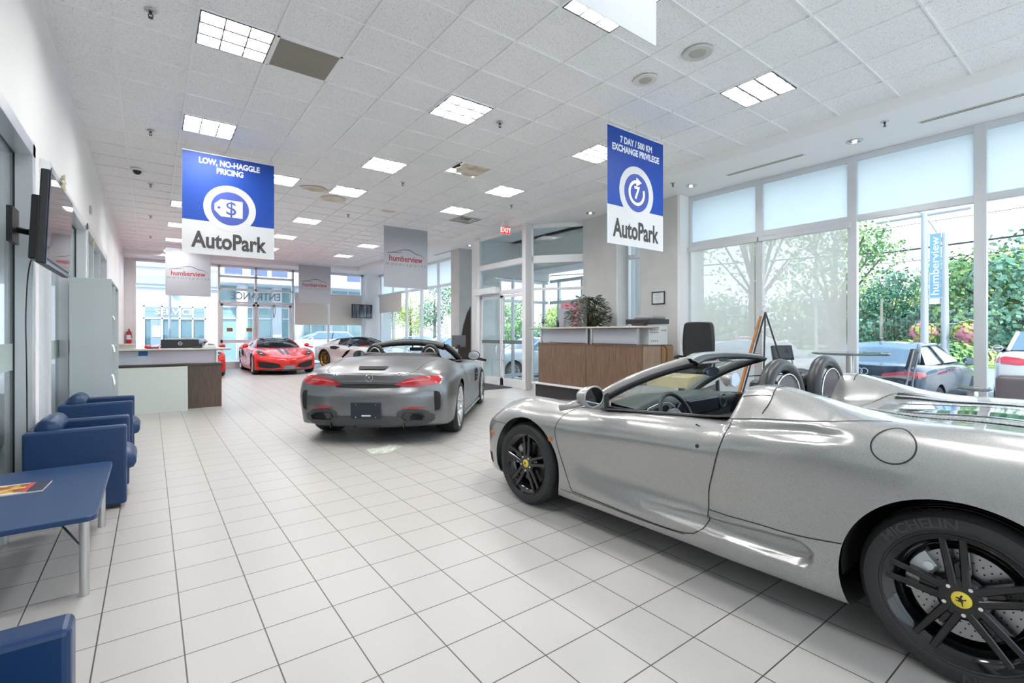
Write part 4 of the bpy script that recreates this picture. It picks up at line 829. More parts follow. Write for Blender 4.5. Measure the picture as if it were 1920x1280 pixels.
# ---------------- grey roadster seen from behind ----------------
def amg():
    t=thing('sports_car','matte grey roadster seen from behind with top down and red tail lights','car',(2.70,6.44,0),R(50.1))
    PT_=mat('satin_grey_paint',(.215,.22,.232),.30,.75,coat=.12)
    def row(x,z0,z1,c2,c3,c4,c5,c6,c7,c8,z9=.14): return [(x,0,z0),(x,.30,z1)]+[(x,)+c for c in (c2,c3,c4,c5,c6,c7,c8)]+[(x,.4,z9)]
    rows=[row(3.35,.66,.655,(.45,.64),(.62,.61),(.72,.57),(.78,.50),(.80,.38),(.79,.28),(.76,.18)),
     row(3.05,.78,.775,(.55,.75),(.74,.72),(.86,.66),(.92,.56),(.94,.42),(.93,.28),(.90,.18)),
     row(2.63,.87,.865,(.58,.85),(.76,.84),(.90,.78),(.975,.66),(.985,.45),(.97,.27),(.93,.17)),
     row(2.2,.91,.905,(.60,.88),(.78,.855),(.89,.81),(.96,.68),(.955,.45),(.965,.26),(.94,.17)),
     row(1.75,.945,.94,(.62,.90),(.76,.87),(.85,.84),(.93,.70),(.92,.44),(.955,.25),(.94,.16)),
     row(1.3,.95,.945,(.67,.90),(.77,.885),(.84,.86),(.925,.72),(.91,.44),(.955,.25),(.94,.16)),
     row(.8,.95,.945,(.69,.92),(.78,.905),(.85,.885),(.945,.74),(.93,.45),(.965,.25),(.94,.16)),
     row(.42,1.0,1.0,(.68,.975),(.79,.95),(.885,.905),(.975,.77),(.97,.50),(.975,.28),(.94,.17)),
     row(.15,1.035,1.03,(.66,1.01),(.80,.97),(.91,.90),(.995,.77),(.995,.54),(.985,.32),(.95,.2)),
     row(-.15,1.02,1.015,(.65,.99),(.80,.95),(.915,.885),(1.0,.76),(1.0,.56),(.985,.34),(.95,.22)),
     row(-.45,.985,.98,(.64,.955),(.79,.915),(.90,.855),(.985,.74),(.99,.57),(.975,.35),(.94,.22),.17),
     row(-.70,.935,.93,(.62,.91),(.75,.88),(.85,.83),(.93,.73),(.95,.57),(.93,.36),(.90,.23),.19),
     [(-.86,0,.885),(-.86,.30,.882),(-.845,.58,.868),(-.825,.69,.845),(-.81,.77,.80),(-.80,.85,.725),(-.81,.87,.57),(-.80,.86,.38),(-.77,.84,.245),(-.75,.4,.205)]]
    nose=wrap(rows[0],[(3.50,.64),(3.51,.63),(3.53,.61),(3.54,.57),(3.55,.53),(3.56,.47),(3.56,.38),(3.55,.28),(3.52,.18),(3.4,.14)],2.2)
    tail=wrap(rows[-1],[(-.895,.872),(-.905,.868),(-.92,.86),(-.935,.845),(-.935,.80),(-.925,.735),(-.985,.60),(-.975,.42),(-.935,.245),(-.85,.205)],2.6)
    S=CarSurf(nose[::-1]+rows+tail,[6,7,5,5,7,9,9,6,5],.02)
    k2=S.ki[2]; C=S.C
    S.keep&=~((S.vj<k2)&(C[:,0]<1.62-.2*(C[:,1]/.66)**2)&(C[:,0]>.40))
    S.cut_cyl(2.63,.34,.375,.6,.385); S.cut_cyl(0,.345,.385,.6,.39); C=S.C=S.V[S.F].mean(axis=1); y=C[:,1]
    door=[(1.62,.92),(1.66,.7),(1.60,.40),(1.52,.24),(.75,.24),(.62,.40),(.55,.7),(.50,1.0)]
    for m_ in (y>.6,y<-.6): S.emit('door',m_&inpoly(C,door),PT_,t)
    S.emit('bonnet',(C[:,0]>1.4)&(np.abs(y)<.72),PT_,t)
    lid=[(-.10,-.62),(-.5,-.58),(-.72,-.66),(-.85,-.64),(-.905,-.5),(-.93,-.42),(-1,-.38),(-1,.38),(-.93,.42),(-.905,.5),(-.85,.64),(-.72,.66),(-.5,.58),(-.10,.62)]
    S.emit('boot_lid',inpoly(C,lid,0,1)&(C[:,2]>.755)&(C[:,0]<.05),PT_,t)
    S.emit('rear_bumper',(C[:,0]<-.25)&(C[:,2]<.735),PT_,t)
    S.emit('body_shell',S.keep.copy(),PT_,t)
    for s,md in ((1,'L'),(-1,'R')): S.seam('door_seam',door,md,t,.005,smooth=False)
    for s in (1,-1):
        S.seam('lid_seam',[(-.06,s*.66),(-.35,s*.60),(-.60,s*.58),(-.78,s*.56),(-.86,s*.50)],'top',t,.008)
        tl=loft([(s*.33,.735),(s*.42,.785),(s*.55,.822),(s*.72,.835),(s*.86,.83)],[(s*.33,.73),(s*.45,.715),(s*.62,.715),(s*.78,.73),(s*.855,.755),(s*.862,.80)])
        S.patch('tail_light',tl,'rear',M['tail_red'],t,.006,14,22)
        g=S.patch('light_strip',loft([(s*.42,.768),(s*.55,.790),(s*.74,.795)],[(s*.42,.758),(s*.55,.776),(s*.74,.778)]),'rear',mat('lamp_pink',(.75,.20,.22),.3),t,.009,4,16)
        # bumper corner vents, reflectors, exhausts
        S.patch('corner_vent',loft([(-.62,.30),(-.60,.62)] if 0 else [(s*.79,.655),(s*.84,.65),(s*.868,.60)],[(s*.80,.41),(s*.845,.42),(s*.865,.47)]),'rear',M['arch_black'],t,.003,16,6)
        S.seam('vent_lip',[(s*.72,.665),(s*.79,.668),(s*.86,.645)],'rear',t,.016,PT_,off=.012); S.seam('vent_lip',[(s*.74,.395),(s*.80,.395),(s*.862,.43)],'rear',t,.014,PT_,off=.010)
        S.patch('rear_reflector',loft([(s*.42,.462),(s*.55,.475),(s*.70,.462)],[(s*.42,.448),(s*.55,.446),(s*.70,.448)]),'rear',M['tail_red'],t,.005,5,14)
        S.patch('exhaust_surround',loft([(s*.36,.41),(s*.45,.445),(s*.66,.438),(s*.80,.37)],[(s*.36,.29),(s*.50,.262),(s*.72,.262),(s*.80,.31)]),'rear',mat('diffuser_grey',(.075,.08,.085),.35,.5),t,.010,12,16)
        q=MB(); pl=[(.41,.345),(.45,.405),(.64,.395),(.70,.365),(.68,.315),(.46,.305)]
        ro=[]
        for (sc_,dx) in ((1.0,.0),(1.0,-.03),(.86,-.03),(.84,.06)): ro.append([(-.955+dx+.03,s*(.555+(a-.555)*sc_),.352+(b-.352)*sc_) for a,b in pl])
        q.grid(ro,closed=True); ex=obj('exhaust_tip',q,mat('exhaust_black',(.03,.03,.032),.18,.6),t,bevel=.003); obj('exhaust_bore',MB().add([(-.93,s*(.555+(a-.555)*.86),.352+(b-.352)*.86) for a,b in pl],[tuple(range(6))]),M['dark_void'],ex)
    S.patch('trunk_gap',loft([(-.40,.742),(0,.745),(.40,.742)],[(-.40,.700),(-.33,.692),(.33,.692),(.40,.700)]),'rear',M['seam_black'],t,.004,8,24)
    S.seam('boot_edge',[(-.41,.752),(0,.757),(.41,.752)],'rear',t,.006)
    S.patch('brake_light_slot',[(-.19,.935),(.19,.935),(.16,.903),(-.16,.903)],'rear',M['arch_black'],t,.010,6,16)
    hexp=[(-.42,.42),(-.33,.525),(.33,.525),(.42,.42),(.36,.375),(-.36,.375)]
    S.patch('number_plate_surround',hexp,'rear',mat('surround_grey',(.20,.21,.22),.3,.7),t,.008,10,18)
    p,_=S.ray('rear',0,.43); q=MB().b2(p.x-.022,-.185,.33,p.x-.008,.185,.525); pb=obj('number_plate_holder',q,mat('plate_navy',(.02,.025,.035),.35),t,bevel=.004)
    obj('plate_screw',MB().cyl((p.x-.024,-.12,.50),(p.x-.02,-.12,.50),.006,n=8).cyl((p.x-.024,.12,.50),(p.x-.02,.12,.50),.006,n=8).cyl((p.x-.024,-.12,.35),(p.x-.02,-.12,.35),.006,n=8).cyl((p.x-.024,.12,.35),(p.x-.02,.12,.35),.006,n=8),CHROME,pb); obj('plate_tab',MB().b2(p.x-.024,-.06,.362,p.x-.02,.05,.378),LOUV,pb)
    S.patch('diffuser',loft([(-.72,.30),(-.36,.36),(.36,.36),(.72,.30)],[(-.72,.245),(-.3,.225),(.3,.225),(.72,.245)]),'rear',mat('diffuser_grey',(.07,.07,.07)),t,.016,8,24)
    for y_ in (-.45,-.15,.15,.45): obj('diffuser_fin',MB().b2(-.955,y_-.006,.212,-.90,y_+.006,.28),M['carbon'],t)
    # star emblem and lettering on the lid
    def rf(x,y,h):
        p,nn=S.ray('rear',-x,y); return (p+nn*(h+.002)) if p is not None else (-.95,-x,y)
    E0=(.02,.815); q=MB()
    f3=lambda u,v,h:rf(E0[0]+u,E0[1]+v,h)
    q.grid([[f3(r_*math.cos(2*PI*k/36),r_*math.sin(2*PI*k/36),h) for r_,h in ((.049,.001),(.046,.006),(.041,.006),(.039,.001))] for k in range(37)])
    for k in range(3):
        a=R(90+120*k); d=(math.cos(a),math.sin(a)); n2=(-d[1],d[0]); q.add([f3(d[0]*.044,d[1]*.044,.003),f3(n2[0]*.008,n2[1]*.008,.005),f3(-n2[0]*.008,-n2[1]*.008,.005)],[(0,1,2)])
    obj('star_emblem',q,CHROME,t,fixn=False)
    BDG=mat('badge_metal',(.45,.45,.46),.3,.8); text('badge_lettering','AMG',.045,BDG,t,lambda x,y,h:rf(x-.40,y+.855,h),.003,.015,.13,.2); text('badge_lettering','GT C',.045,BDG,t,lambda x,y,h:rf(x+.42,y+.86,h),.003,.015,.13)
    for y_,z_ in ((-.62,.575),(-.28,.60),(.30,.60),(.62,.575)):
        p,nn=S.ray('rear',y_,z_); obj('parking_sensor',MB().cyl(p-nn*.002,p+nn*.002,.012,n=14),mat('sensor_grey',(.16,.17,.18),.3,.5),t)
    # wheels
    for x,w_,r_ in ((2.63,.265,.343),(0,.305,.348)):
        for s in (1,-1): wheel('twin5b' if 0 else 'twin_y',r_,w_,r_-.078,R(40),t,(x,s*.985,r_),s,M['silver_rim'],1)
    for s in (1,-1): arch_liner(t,2.63,.34,.378,.93,.5,s); arch_liner(t,0,.345,.388,.94,.5,s)
    obj('underbody',MB().b2(-.4,-.65,.16,3.0,.65,.22),M['arch_black'],t)
    for s,md in ((1,'L'),(-1,'R')):
        S.patch('fender_vent',[(2.12,.72),(2.02,.74),(1.86,.72),(1.90,.50),(2.10,.52)],md,M['arch_black'],t,.004,10,8)
        for zz in (.57,.64): p,nn=S.ray(md,1.99,zz); obj('vent_blade',MB().box(1.99,p.y+s*.008,zz,.18,.012,.014),CHROME,t,bevel=.003)
        obj('side_skirt',MB().box(1.3,s*.95,.165,1.75,.07,.03),PT_,t,bevel=.01)
    # windscreen
    base=arc3((1.62,.72,.90),(1.80,0,.95)); top=arc3((.98,.575,1.165),(1.12,0,1.235)); sh=sheet(base,top,10,(.03,0,.02))
    obj('windscreen',MB().grid(sh),CARGLASS,t,smooth=True); CB=mat('roadster_black',(.022,.021,.021),.45)
    for s in (1,-1):
        rr_=[]
        for k in range(11):
            p=sh[k][0 if s>0 else -1]; rr_.append([p+Vector((.04,0,.010)),p+Vector((0,s*.030,.024)),p+Vector((-.055,s*.024,-.02)),p+Vector((-.05,-s*.034,-.045))])
        obj('windscreen_pillar',MB().grid(rr_,closed=True),CB,t,smooth=True)
    rr_=[[p+Vector((.035,0,0)),p+Vector((.01,0,.026)),p+Vector((-.09,0,.018)),p+Vector((-.14,0,-.03)),p+Vector((-.11,0,-.075)),p+Vector((0,0,-.05))] for p in top]
    obj('windscreen_header',MB().grid(rr_,closed=True),CB,t,smooth=True)
    for y_ in (.33,-.33): obj('header_latch',MB().box(1.0,y_,1.185,.02,.12,.018),mat('latch_grey',(.3,.3,.3),.3),t,bevel=.004)
    obj('interior_mirror',MB().box(1.10,-.08,1.10,.03,.22,.06),CB,t,bevel=.02,seg=3); obj('mirror_stem',MB().tube([(1.11,-.02,1.12),(1.13,0,1.20)],.01,6),CB,t)
    # cabin, hoops and folded-top cover
    q=MB(); q.b2(.38,-.68,.2,1.6,.68,.26); q.b2(.36,-.68,.2,.42,.68,.93)
    for s in (1,-1): q.box(1.0,s*.70,.55,1.3,.04,.66)
    obj('cabin_tub',q,CB,t); obj('dashboard',MB().box(1.50,0,.84,.28,1.34,.16),CB,t,bevel=.05,seg=4)
    rr_=[]
    for x,dz in ((.50,-.01),(.44,.035),(.30,.035),(.20,.012),(.155,-.012)):
        r_=[]
        for k in range(25):
            y_=-.70+1.4*k/24; xx=x-.05*(abs(y_)/.7)**2.5*0; e=(abs(y_)/.70)**3
            p,_=S.ray('top',min(xx,.38),y_*.97); zz=(1.035-.04*(y_/.7)**2); r_.append((xx+.10*e*0,y_,zz+dz-(.05*e)))
        rr_.append(r_)
    obj('soft_top_cover',MB().grid(rr_),mat('fabric_black',(.03,.029,.029),.75),t,smooth=True)
    for y_ in (.40,-.44):
        pts=[(.52,y_+.125*math.cos(PI*k/20),.93+.235*math.sin(PI*k/20)**.8) for k in range(21)]
        h_=obj('roll_hoop',MB().tube(pts,.03,12),CB,t,smooth=True)
        obj('hoop_trim',MB().tube([(.488,y_+.098*math.cos(PI*k/20),.93+.205*math.sin(PI*k/20)**.8) for k in range(21)],.011,8),mat('hoop_silver',(.5,.51,.53),.25,.8),h_,smooth=True)
        q=MB(); q.prism([(.10*math.cos(PI*k/20),.20*math.sin(PI*k/20)**.8) for k in range(21)],0,.02,lambda a,b,h:(.50+h,y_+a,.93+b)); obj('hoop_panel',q,CB,h_)
        seat(t,.82,y_,.28,CB)
    for s in (1,-1):
        o=mirror_pod(t,1.40,s*.98,.985,s,M['gloss_black'],.09,.13,((.10,.19,-.09),))
        rr_=[[(x,s*.79,z),(x,s*.765,z+.012),(x,s*.70,z)] for x,z in ((1.60,.895),(1.3,.905),(.9,.925),(.55,.965))]; obj('door_top_trim',MB().grid(rr_),CB,t,smooth=True)
    return t
amg()
# ---------------- closed sports cars at the back ----------------
def coupe(name,label,loc,rz,paint,rim,style,kind,side_paint=None):
    t=thing(name,label,'car',loc,rz)
    def row(x,z0,z1,c2,c3,c4,c5,c6,c7,c8,z9=.12): return [(x,0,z0),(x,.28,z1)]+[(x,)+c for c in (c2,c3,c4,c5,c6,c7,c8)]+[(x,.4,z9)]
    rows=[[(3.33,0,.60),(3.31,.28,.60),(3.24,.52,.60),(3.16,.70,.60),(3.08,.80,.58),(3.03,.87,.50),(3.02,.88,.36),(3.02,.88,.26),(3.00,.86,.17),(3.1,.4,.12)],
     row(3.0,.68,.675,(.50,.68),(.70,.725),(.83,.70),(.92,.58),(.93,.42),(.93,.27),(.90,.16)),
     row(2.65,.755,.75,(.50,.76),(.71,.82),(.86,.80),(.965,.66),(.965,.45),(.96,.27),(.93,.16)),
     row(2.3,.81,.805,(.52,.81),(.72,.845),(.86,.815),(.955,.68),(.95,.45),(.95,.26),(.93,.15)),
     row(1.9,.86,.855,(.58,.855),(.74,.85),(.85,.825),(.93,.69),(.90,.44),(.95,.24),(.94,.15)),
     row(1.5,.88,.875,(.62,.87),(.76,.865),(.84,.845),(.915,.70),(.87,.42),(.95,.23),(.94,.14)),
     row(1.1,.88,.875,(.64,.88),(.76,.88),(.84,.865),(.91,.72),(.87,.42),(.95,.24),(.94,.14)),
     row(.7,.89,.885,(.64,.89),(.77,.90),(.88,.885),(.955,.75),(.92,.46),(.965,.26),(.94,.15)),
     row(.35,.93,.925,(.62,.925),(.78,.945),(.90,.91),(.98,.78),(.975,.52),(.97,.3),(.94,.17)),
     row(0,.96,.955,(.60,.95),(.77,.965),(.89,.925),(.985,.80),(.985,.56),(.97,.32),(.93,.2)),
     row(-.4,.955,.95,(.58,.945),(.74,.95),(.86,.905),(.95,.79),(.955,.58),(.94,.36),(.90,.24)),
     row(-.75,.93,.925,(.55,.92),(.68,.91),(.78,.87),(.86,.78),(.87,.58),(.86,.4),(.84,.3),.3)]
    nose=wrap(rows[0],[(3.60,.52),(3.61,.51),(3.63,.49),(3.64,.46),(3.645,.42),(3.64,.37),(3.62,.30),(3.62,.24),(3.64,.16),(3.5,.12)],2.0)
    tail=wrap(rows[-1],[(-.88,.92),(-.89,.90),(-.9,.87),(-.9,.84),(-.9,.8),(-.9,.72),(-.9,.6),(-.9,.45),(-.88,.32),(-.8,.3)],2.4)
    S=CarSurf(nose[::-1]+rows+tail,[5,5,4,4,5,6,6,4,4],.035); C=S.C
    S.keep&=~((S.vj<S.ki[2])&(C[:,0]<1.95-.35*(C[:,1]/.62)**2)&(C[:,0]>.65))
    S.cut_cyl(2.63,.33,.37,.6,.375); S.cut_cyl(0,.34,.385,.6,.385); C=S.C=S.V[S.F].mean(axis=1); y=C[:,1]
    for m_ in (y>.6,y<-.6): S.emit('door',m_&(C[:,0]>.85)&(C[:,0]<1.95)&(C[:,2]<.9)&(C[:,2]>.22),paint,t)
    S.emit('bonnet',(C[:,0]>1.6)&(C[:,0]<3.15)&(np.abs(y)<.5)&(C[:,2]>.5),paint,t)
    S.emit('front_bumper',(C[:,0]>2.9)&(C[:,2]<.56),paint,t); S.emit('body_shell',S.keep.copy(),side_paint or paint,t)
    roofm=paint if kind!='spider' else mat('roof_grey',(.25,.25,.26),.3)
    base=arc3((1.78,.70,.855),(2.02,0,.88)); top=arc3((.98,.54,1.155),(1.12,0,1.20)); sh=sheet(base,top,8,(.03,0,.03)); obj('windscreen',MB().grid(sh),DKGLASS if kind!='spider' else CARGLASS,t,smooth=True)
    rt=arc3((.45,.52,1.13),(.42,0,1.175)); rs=sheet(top,rt,6,(0,0,.015)); obj('roof',MB().grid(rs),roofm,t,smooth=True)
    rb=arc3((-.25,.62,.955),(-.30,0,.965)); rg=sheet(rt,rb,8,(0,0,.02)); obj('rear_window',MB().grid(rg),M['gloss_black'],t,smooth=True)
    for i,s in ((0,1),(-1,-1)):
        obj('side_window',MB().grid([[sh[k][i] for k in range(9)],[Vector((1.78-1.0*k/8,s*.735,.87+.01*k/8)) for k in range(9)]]).grid([[top[i].lerp(rt[i],k/6) for k in range(7)],[Vector((.78-.3*k/6,s*.735,.885)) for k in range(7)]]),M['gloss_black'],t)
        obj('pillar',MB().tube([sh[k][i] for k in range(9)]+[top[i].lerp(rt[i],k/4) for k in range(1,5)]+[rg[k][i] for k in range(1,9)],.022,8),paint if kind!='spider' else M['gloss_black'],t,smooth=True)
        obj('rear_quarter',MB().grid([[rt[i],rg[4][i],rg[8][i]],[Vector((.55,s*.74,.90)),Vector((.2,s*.76,.94)),Vector((-.25,s*.72,.955))]]),side_paint or paint,t)
        mirror_pod(t,1.62,s*1.0,.93,s,paint if kind!='spider' else M['gloss_black'],.075,.12,((.08,.20,-.09),))
    sm=M['leather_black'] if kind!='spider' else mat('red_leather',(.50,.025,.02),.4)
    obj('cabin_tub',MB().b2(.65,-.68,.2,1.9,.68,.30).b2(.6,-.68,.2,.66,.68,1.0),sm,t); obj('dashboard',MB().box(1.75,0,.82,.3,1.3,.1),M['leather_black'] if kind!='spider' else mat('dash_red',(.35,.03,.03),.5),t,bevel=.03)
    for y_ in (.35,-.35): seat(t,1.05,y_,.2,sm)
    for x,r_,w_ in ((2.63,.335,.245),(0,.345,.3)):
        for s in (1,-1): wheel(style,r_,w_,r_-.085,R(18),t,(x,s*.95,r_),s,rim,1)
    for s in (1,-1): arch_liner(t,2.63,.33,.375,.9,.5,s); arch_liner(t,0,.34,.39,.92,.5,s)
    obj('underbody',MB().b2(-.4,-.65,.14,3.0,.65,.2),M['arch_black'],t)
    # front face
    for s in (1,-1):
        if kind=='pista' or kind=='gtb':
            hl=loft([(s*.55,3.13),(s*.66,3.02),(s*.74,2.80),(s*.77,2.62)],[(s*.70,3.14),(s*.82,3.0),(s*.84,2.8),(s*.80,2.62)]); hl=[(b,a) for a,b in hl]
            S.patch('headlight',hl,'top',mat('lamp_dark',(.05,.055,.06),.06,coat=1),t,.006,18,8)
            p,_=S.ray('top',3.03,s*.73); 
            if p: obj('headlight_lamp',MB().lathe([(0,.012),(.035,.008),(.05,-.01)],n=16,org=tuple(p)),CHROME,t,smooth=True)
            S.patch('air_intake',loft([(s*.28,.36),(s*.45,.40),(s*.70,.44),(s*.84,.45)],[(s*.24,.25),(s*.5,.215),(s*.78,.25),(s*.84,.30)]),'front',M['arch_black'],t,.005,12,20)
            S.patch('bumper_blade',loft([(s*.84,.47),(s*.90,.46)],[(s*.80,.24),(s*.89,.22)]),'front',paint,t,.014,10,6)
        else:
            S.patch('headlight',loft([(s*.60,.70),(s*.70,.66),(s*.80,.64)],[(s*.62,.62),(s*.72,.56),(s*.80,.56)]),'front',mat('lamp_dark',(.05,.055,.06)),t,.006,8,12)
            S.patch('air_intake',loft([(s*.35,.40),(s*.55,.47),(s*.80,.48)],[(s*.3,.26),(s*.6,.22),(s*.82,.28)]),'front',M['arch_black'],t,.005,12,16)
        md='L' if s>0 else 'R'
        if kind=='spider':
            S.patch('side_intake',[(.92,.80),(.62,.86),(.36,.84),(.42,.74),(.70,.72)],md,M['arch_black'],t,.004,10,10)
            S.patch('door_blade',[(1.55,.74),(1.25,.66),(.95,.42),(1.02,.40),(1.35,.58)],md,M['gloss_black'],t,.004,10,8)
        else: S.patch('side_intake',[(.80,.72),(.45,.80),(.40,.60),(.62,.52)],md,M['arch_black'],t,.004,10,10)
        S.seam('door_seam',[(1.92,.84),(1.97,.6),(1.85,.26),(1.0,.24),(.86,.5),(.85,.87)],md,t,.006,smooth=False)
    if kind=='pista':
        for s in (1,-1): S.patch('bonnet_stripe',[(3.12,s*.07-.045+(.0)),(3.12,s*.07+.045),(2.1,s*.11+.055),(2.1,s*.11-.055)],'top',mat('stripe_dark',(.03,.03,.032),.3),t,.004,30,4)
        q=MB(); q.box(1.62,-.33,.985,.004,.16,.11,mx=None); obj('window_notice',q,mat('paper_white',(.75,.75,.73),.6),t)
    if kind!='spider':
        p,_=S.ray('front',0,.30); q=MB().b2(p.x+.005,-.17,.19,p.x+.02,.17,.31); pl_=obj('number_plate',q,mat('plate_grey',(.22,.23,.24),.4),t,bevel=.004)
        p,nn=S.ray('front',0,.50); obj('nose_badge',horse(.028,lambda a,b,h,p=p:(p.x+.006+h,a,p.z+b)),CHROME,t)
        S.patch('splitter',loft([(-.8,.19),(0,.185),(.8,.19)],[(-.8,.15),(0,.14),(.8,.15)]),'front',M['carbon'],t,.02,4,30)
    return t
RED=mat('red_paint',(.66,.010,.006),.25,.0,coat=.6); WP=mat('pearl_white_paint',(.72,.70,.69),.25,.1,coat=1)
coupe('sports_car','red coupe with two dark bonnet stripes facing forward near the back doors',(3.64,20.5,0),R(-90.5),RED,M['silver_rim'],'star5','pista')
coupe('sports_car','white open sports car with gold wheels and red interior behind the grey roadster',(6.45,20.3,0),R(-69),WP,M['gold_rim'],'multi','spider')
coupe('sports_car','red sports car mostly hidden behind the left reception desk',(.93,20.45,0),R(-90),RED,M['silver_rim'],'star5','gtb')
# ---------------- lounge furniture on the left ----------------
BLU=mat('blue_leather',(.012,.040,.115),.33,spec=.45); BTM=mat('blue_laminate',(.012,.045,.13),.38); BKL=mat('black_leather',(.014,.014,.016),.35)
def rbox(mb,x0,y0,z0,x1,y1,z1): mb.b2(x0,y0,z0,x1,y1,z1)
def armchair(label,x,y,rz,m,group='boxy leather armchairs'):
    """opens towards +X; origin = back left floor corner; depth .58, width .67"""
    t=thing('armchair',label,'armchair',(x,y,0),rz,group); D=.585; W=.67
    for y0 in (0,W-.10): obj('armrest',MB().b2(0,y0,.03,D,y0+.10,.64),m,t,bevel=.018,seg=3,smooth=False)
    obj('backrest',MB().b2(0,.1,.03,.12,W-.1,.64),m,t,bevel=.018,seg=3)
    obj('seat_base',MB().b2(.12,.1,.05,D-.04,W-.1,.26),m,t,bevel=.01)
    c=MB(); rows=[]
    for xx,zt,zb in ((.12,.44,.26),(.35,.455,.26),(.52,.455,.25),(.60,.43,.25),(.64,.38,.26),(.645,.33,.27)):
        rows.append([(xx,W/2+(W/2-.105)*q,zt-.03*abs(q)**4) for q in np.linspace(-1,1,9)])
    rows.append([(.635,W/2+(W/2-.105)*q,.24) for q in np.linspace(-1,1,9)]); rows.append([(.12,W/2+(W/2-.105)*q,.24) for q in np.linspace(-1,1,9)])
    c.grid(rows,closed=False); nr=len(rows); c.f+=[tuple(i*9 for i in range(nr)),tuple(i*9+8 for i in range(nr))[::-1],tuple((nr-1)*9+k for k in range(9))+tuple(8-k for k in range(9))]; obj('seat_cushion',c,m,t,smooth=True,sub=1)
    r=MB(); r.tube([(.12,.105,.64),(.12,.12,.64),(.12,W/2,.645),(.12,W-.12,.64),(.12,W-.105,.64)],[.062,.074,.076,.074,.062],24); o=obj('back_roll',r,m,t,smooth=True)
    st=MB(); 
    obj('foot',MB().b2(.04,.03,0,.10,.09,.03),BLACK,t); obj('foot',MB().b2(D-.1,.03,0,D-.04,.09,.03),BLACK,t); obj('foot',MB().b2(.04,W-.09,0,.10,W-.03,.03),BLACK,t); obj('foot',MB().b2(D-.1,W-.09,0,D-.04,W-.03,.03),BLACK,t)
    return t
armchair('blue leather armchair directly behind the blue coffee table',-.735,4.83,0,BLU)
armchair('blue leather armchair farther back beside the white bookcase',-.735,6.50,0,BLU)
armchair('blue leather armchair cut off at the bottom left corner of the view',-.74,1.02,0,BLU)
ac=[('black leather armchair seen through the glass left of the blue armchair',-1.75,4.2),('black leather armchair in the office beside the bookcase glass',-1.95,7.6)]
for lb,x,y in ac: armchair(lb,x,y,0,BKL,'black office armchairs')
t=thing('coffee_table','low blue-topped coffee table on four steel legs with a magazine','table',(-.52,3.88,0))
tp=MB(); pts=[]
for cx,cy,a0 in ((.26,.62,0),(-.24,.62,90),(-.24,-.58,180),(.26,-.58,270)):
    for k in range(7): a=R(a0+15*k); pts.append((cx+.04*math.cos(a),cy+.06*math.sin(a)))
tp.prism(pts,.405,.432,lambda a,b,h:(a,b,h)); obj('tabletop',tp,BTM,t,bevel=.004)
for x,y in ((.245,-.545),(.245,.56),(-.235,.57),(-.235,-.545)): obj('leg',MB().cyl((x,y,0),(x,y,.405),.021,n=20),STEEL,t,auto=40)
br=MB(); 
for x,y in ((.245,-.545),(.245,.56),(-.235,.57),(-.235,-.545)): br.tube([(x,y,.24),(0,0,.385)],.006,8)
obj('cross_brace',br,mat('brace_steel',(.30,.30,.30),.35,.9),t,auto=40)
mg=thing('magazine','open magazine with a colourful cover lying on the blue coffee table','magazine',(-.63,4.03,.433),R(-4))
obj('page_block',MB().b2(-.13,-.11,0,.13,.12,.008),mat('magazine_white',(.75,.74,.70),.4),mg); obj('cover_print',MB().b2(-.12,-.09,.008,.06,.10,.009),noisy('print_yellow','#d8b04a','#8a3a2c',14,.4,lo=.45,hi=.55),mg); obj('cover_band',MB().b2(.06,-.11,.008,.13,.12,.0095),mat('band_navy',(.03,.03,.06),.4),mg); obj('cover_stripe',MB().b2(.035,-.10,.0092,.058,.11,.0099),mat('stripe_red',(.5,.05,.06),.4),mg)
# tv on a wall bracket
t=thing('wall_television','black flat television on a swing bracket high on the left wall','television',(-.545,4.22,1.80),R(-.5)); SC=mat('tv_screen',(.012,.012,.014),.03,spec=.9)
mx=Matrix.Rotation(R(2.4),4,'Y'); 
obj('tv_casing',MB().box(-.012,.5,.30,.045,1.02,.60,mx=mx).box(-.06,.5,.25,.07,.7,.42,mx=mx),BLACK,t,bevel=.008); obj('tv_screen',MB().box(.0125,.5,.31,.003,.98,.54,mx=mx),SC,t); obj('tv_bezel',MB().box(.0135,.5,.012,.004,1.0,.02,mx=mx).box(.0135,.003,.30,.004,.015,.62,mx=mx),mat('bezel_blue',(.05,.06,.10),.2),t)
obj('tv_bracket',MB().tube([(-.07,.5,.30),(-.16,.62,.28),(-.235,.5,.28)],.022,8).b2(-.235,.40,.18,-.205,.60,.42),BLACK,t)
cb=MB(); cb.tube(spl([(-.20,.35,.12),(-.23,.16,.05),(-.245,.10,-.3),(-.235,.05,-.7),(-.24,.10,-1.0),(-.235,.07,-1.4),(-.235,.05,-1.83)],40),.004,6); tag(obj('power_cable',cb,BLACK,None,loc=(-.485,4.86,1.84),smooth=True),'thin black cable hanging from the television down the window frame','cable')
for x,y,z,lb in ((-.715,6.6,2.87,'small beige paper flower decoration on the wall behind the television'),(-.715,9.8,2.73,'small beige paper flower decoration farther along the left wall')):
    f=MB()
    for k in range(6): a=k*PI/3; f.tube(spl([(0,0,0),(.01,.05*math.cos(a),.05*math.sin(a)),(.02,.09*math.cos(a+.3),.09*math.sin(a+.3))],6),[.02,.02,.018,.015,.01,.004],6)
    tag(obj('wall_decoration',f,mat('paper_beige',(.55,.50,.38),.8),None,loc=(x,y,z)),lb,'decoration')
tag(obj('wall_sensor',MB().b2(0,-.06,-.05,.03,.06,.06),mat('sensor_beige',(.5,.49,.45),.5),None,loc=(XL,9.6,3.2),bevel=.005),'small square sensor box high on the left wall','sensor')
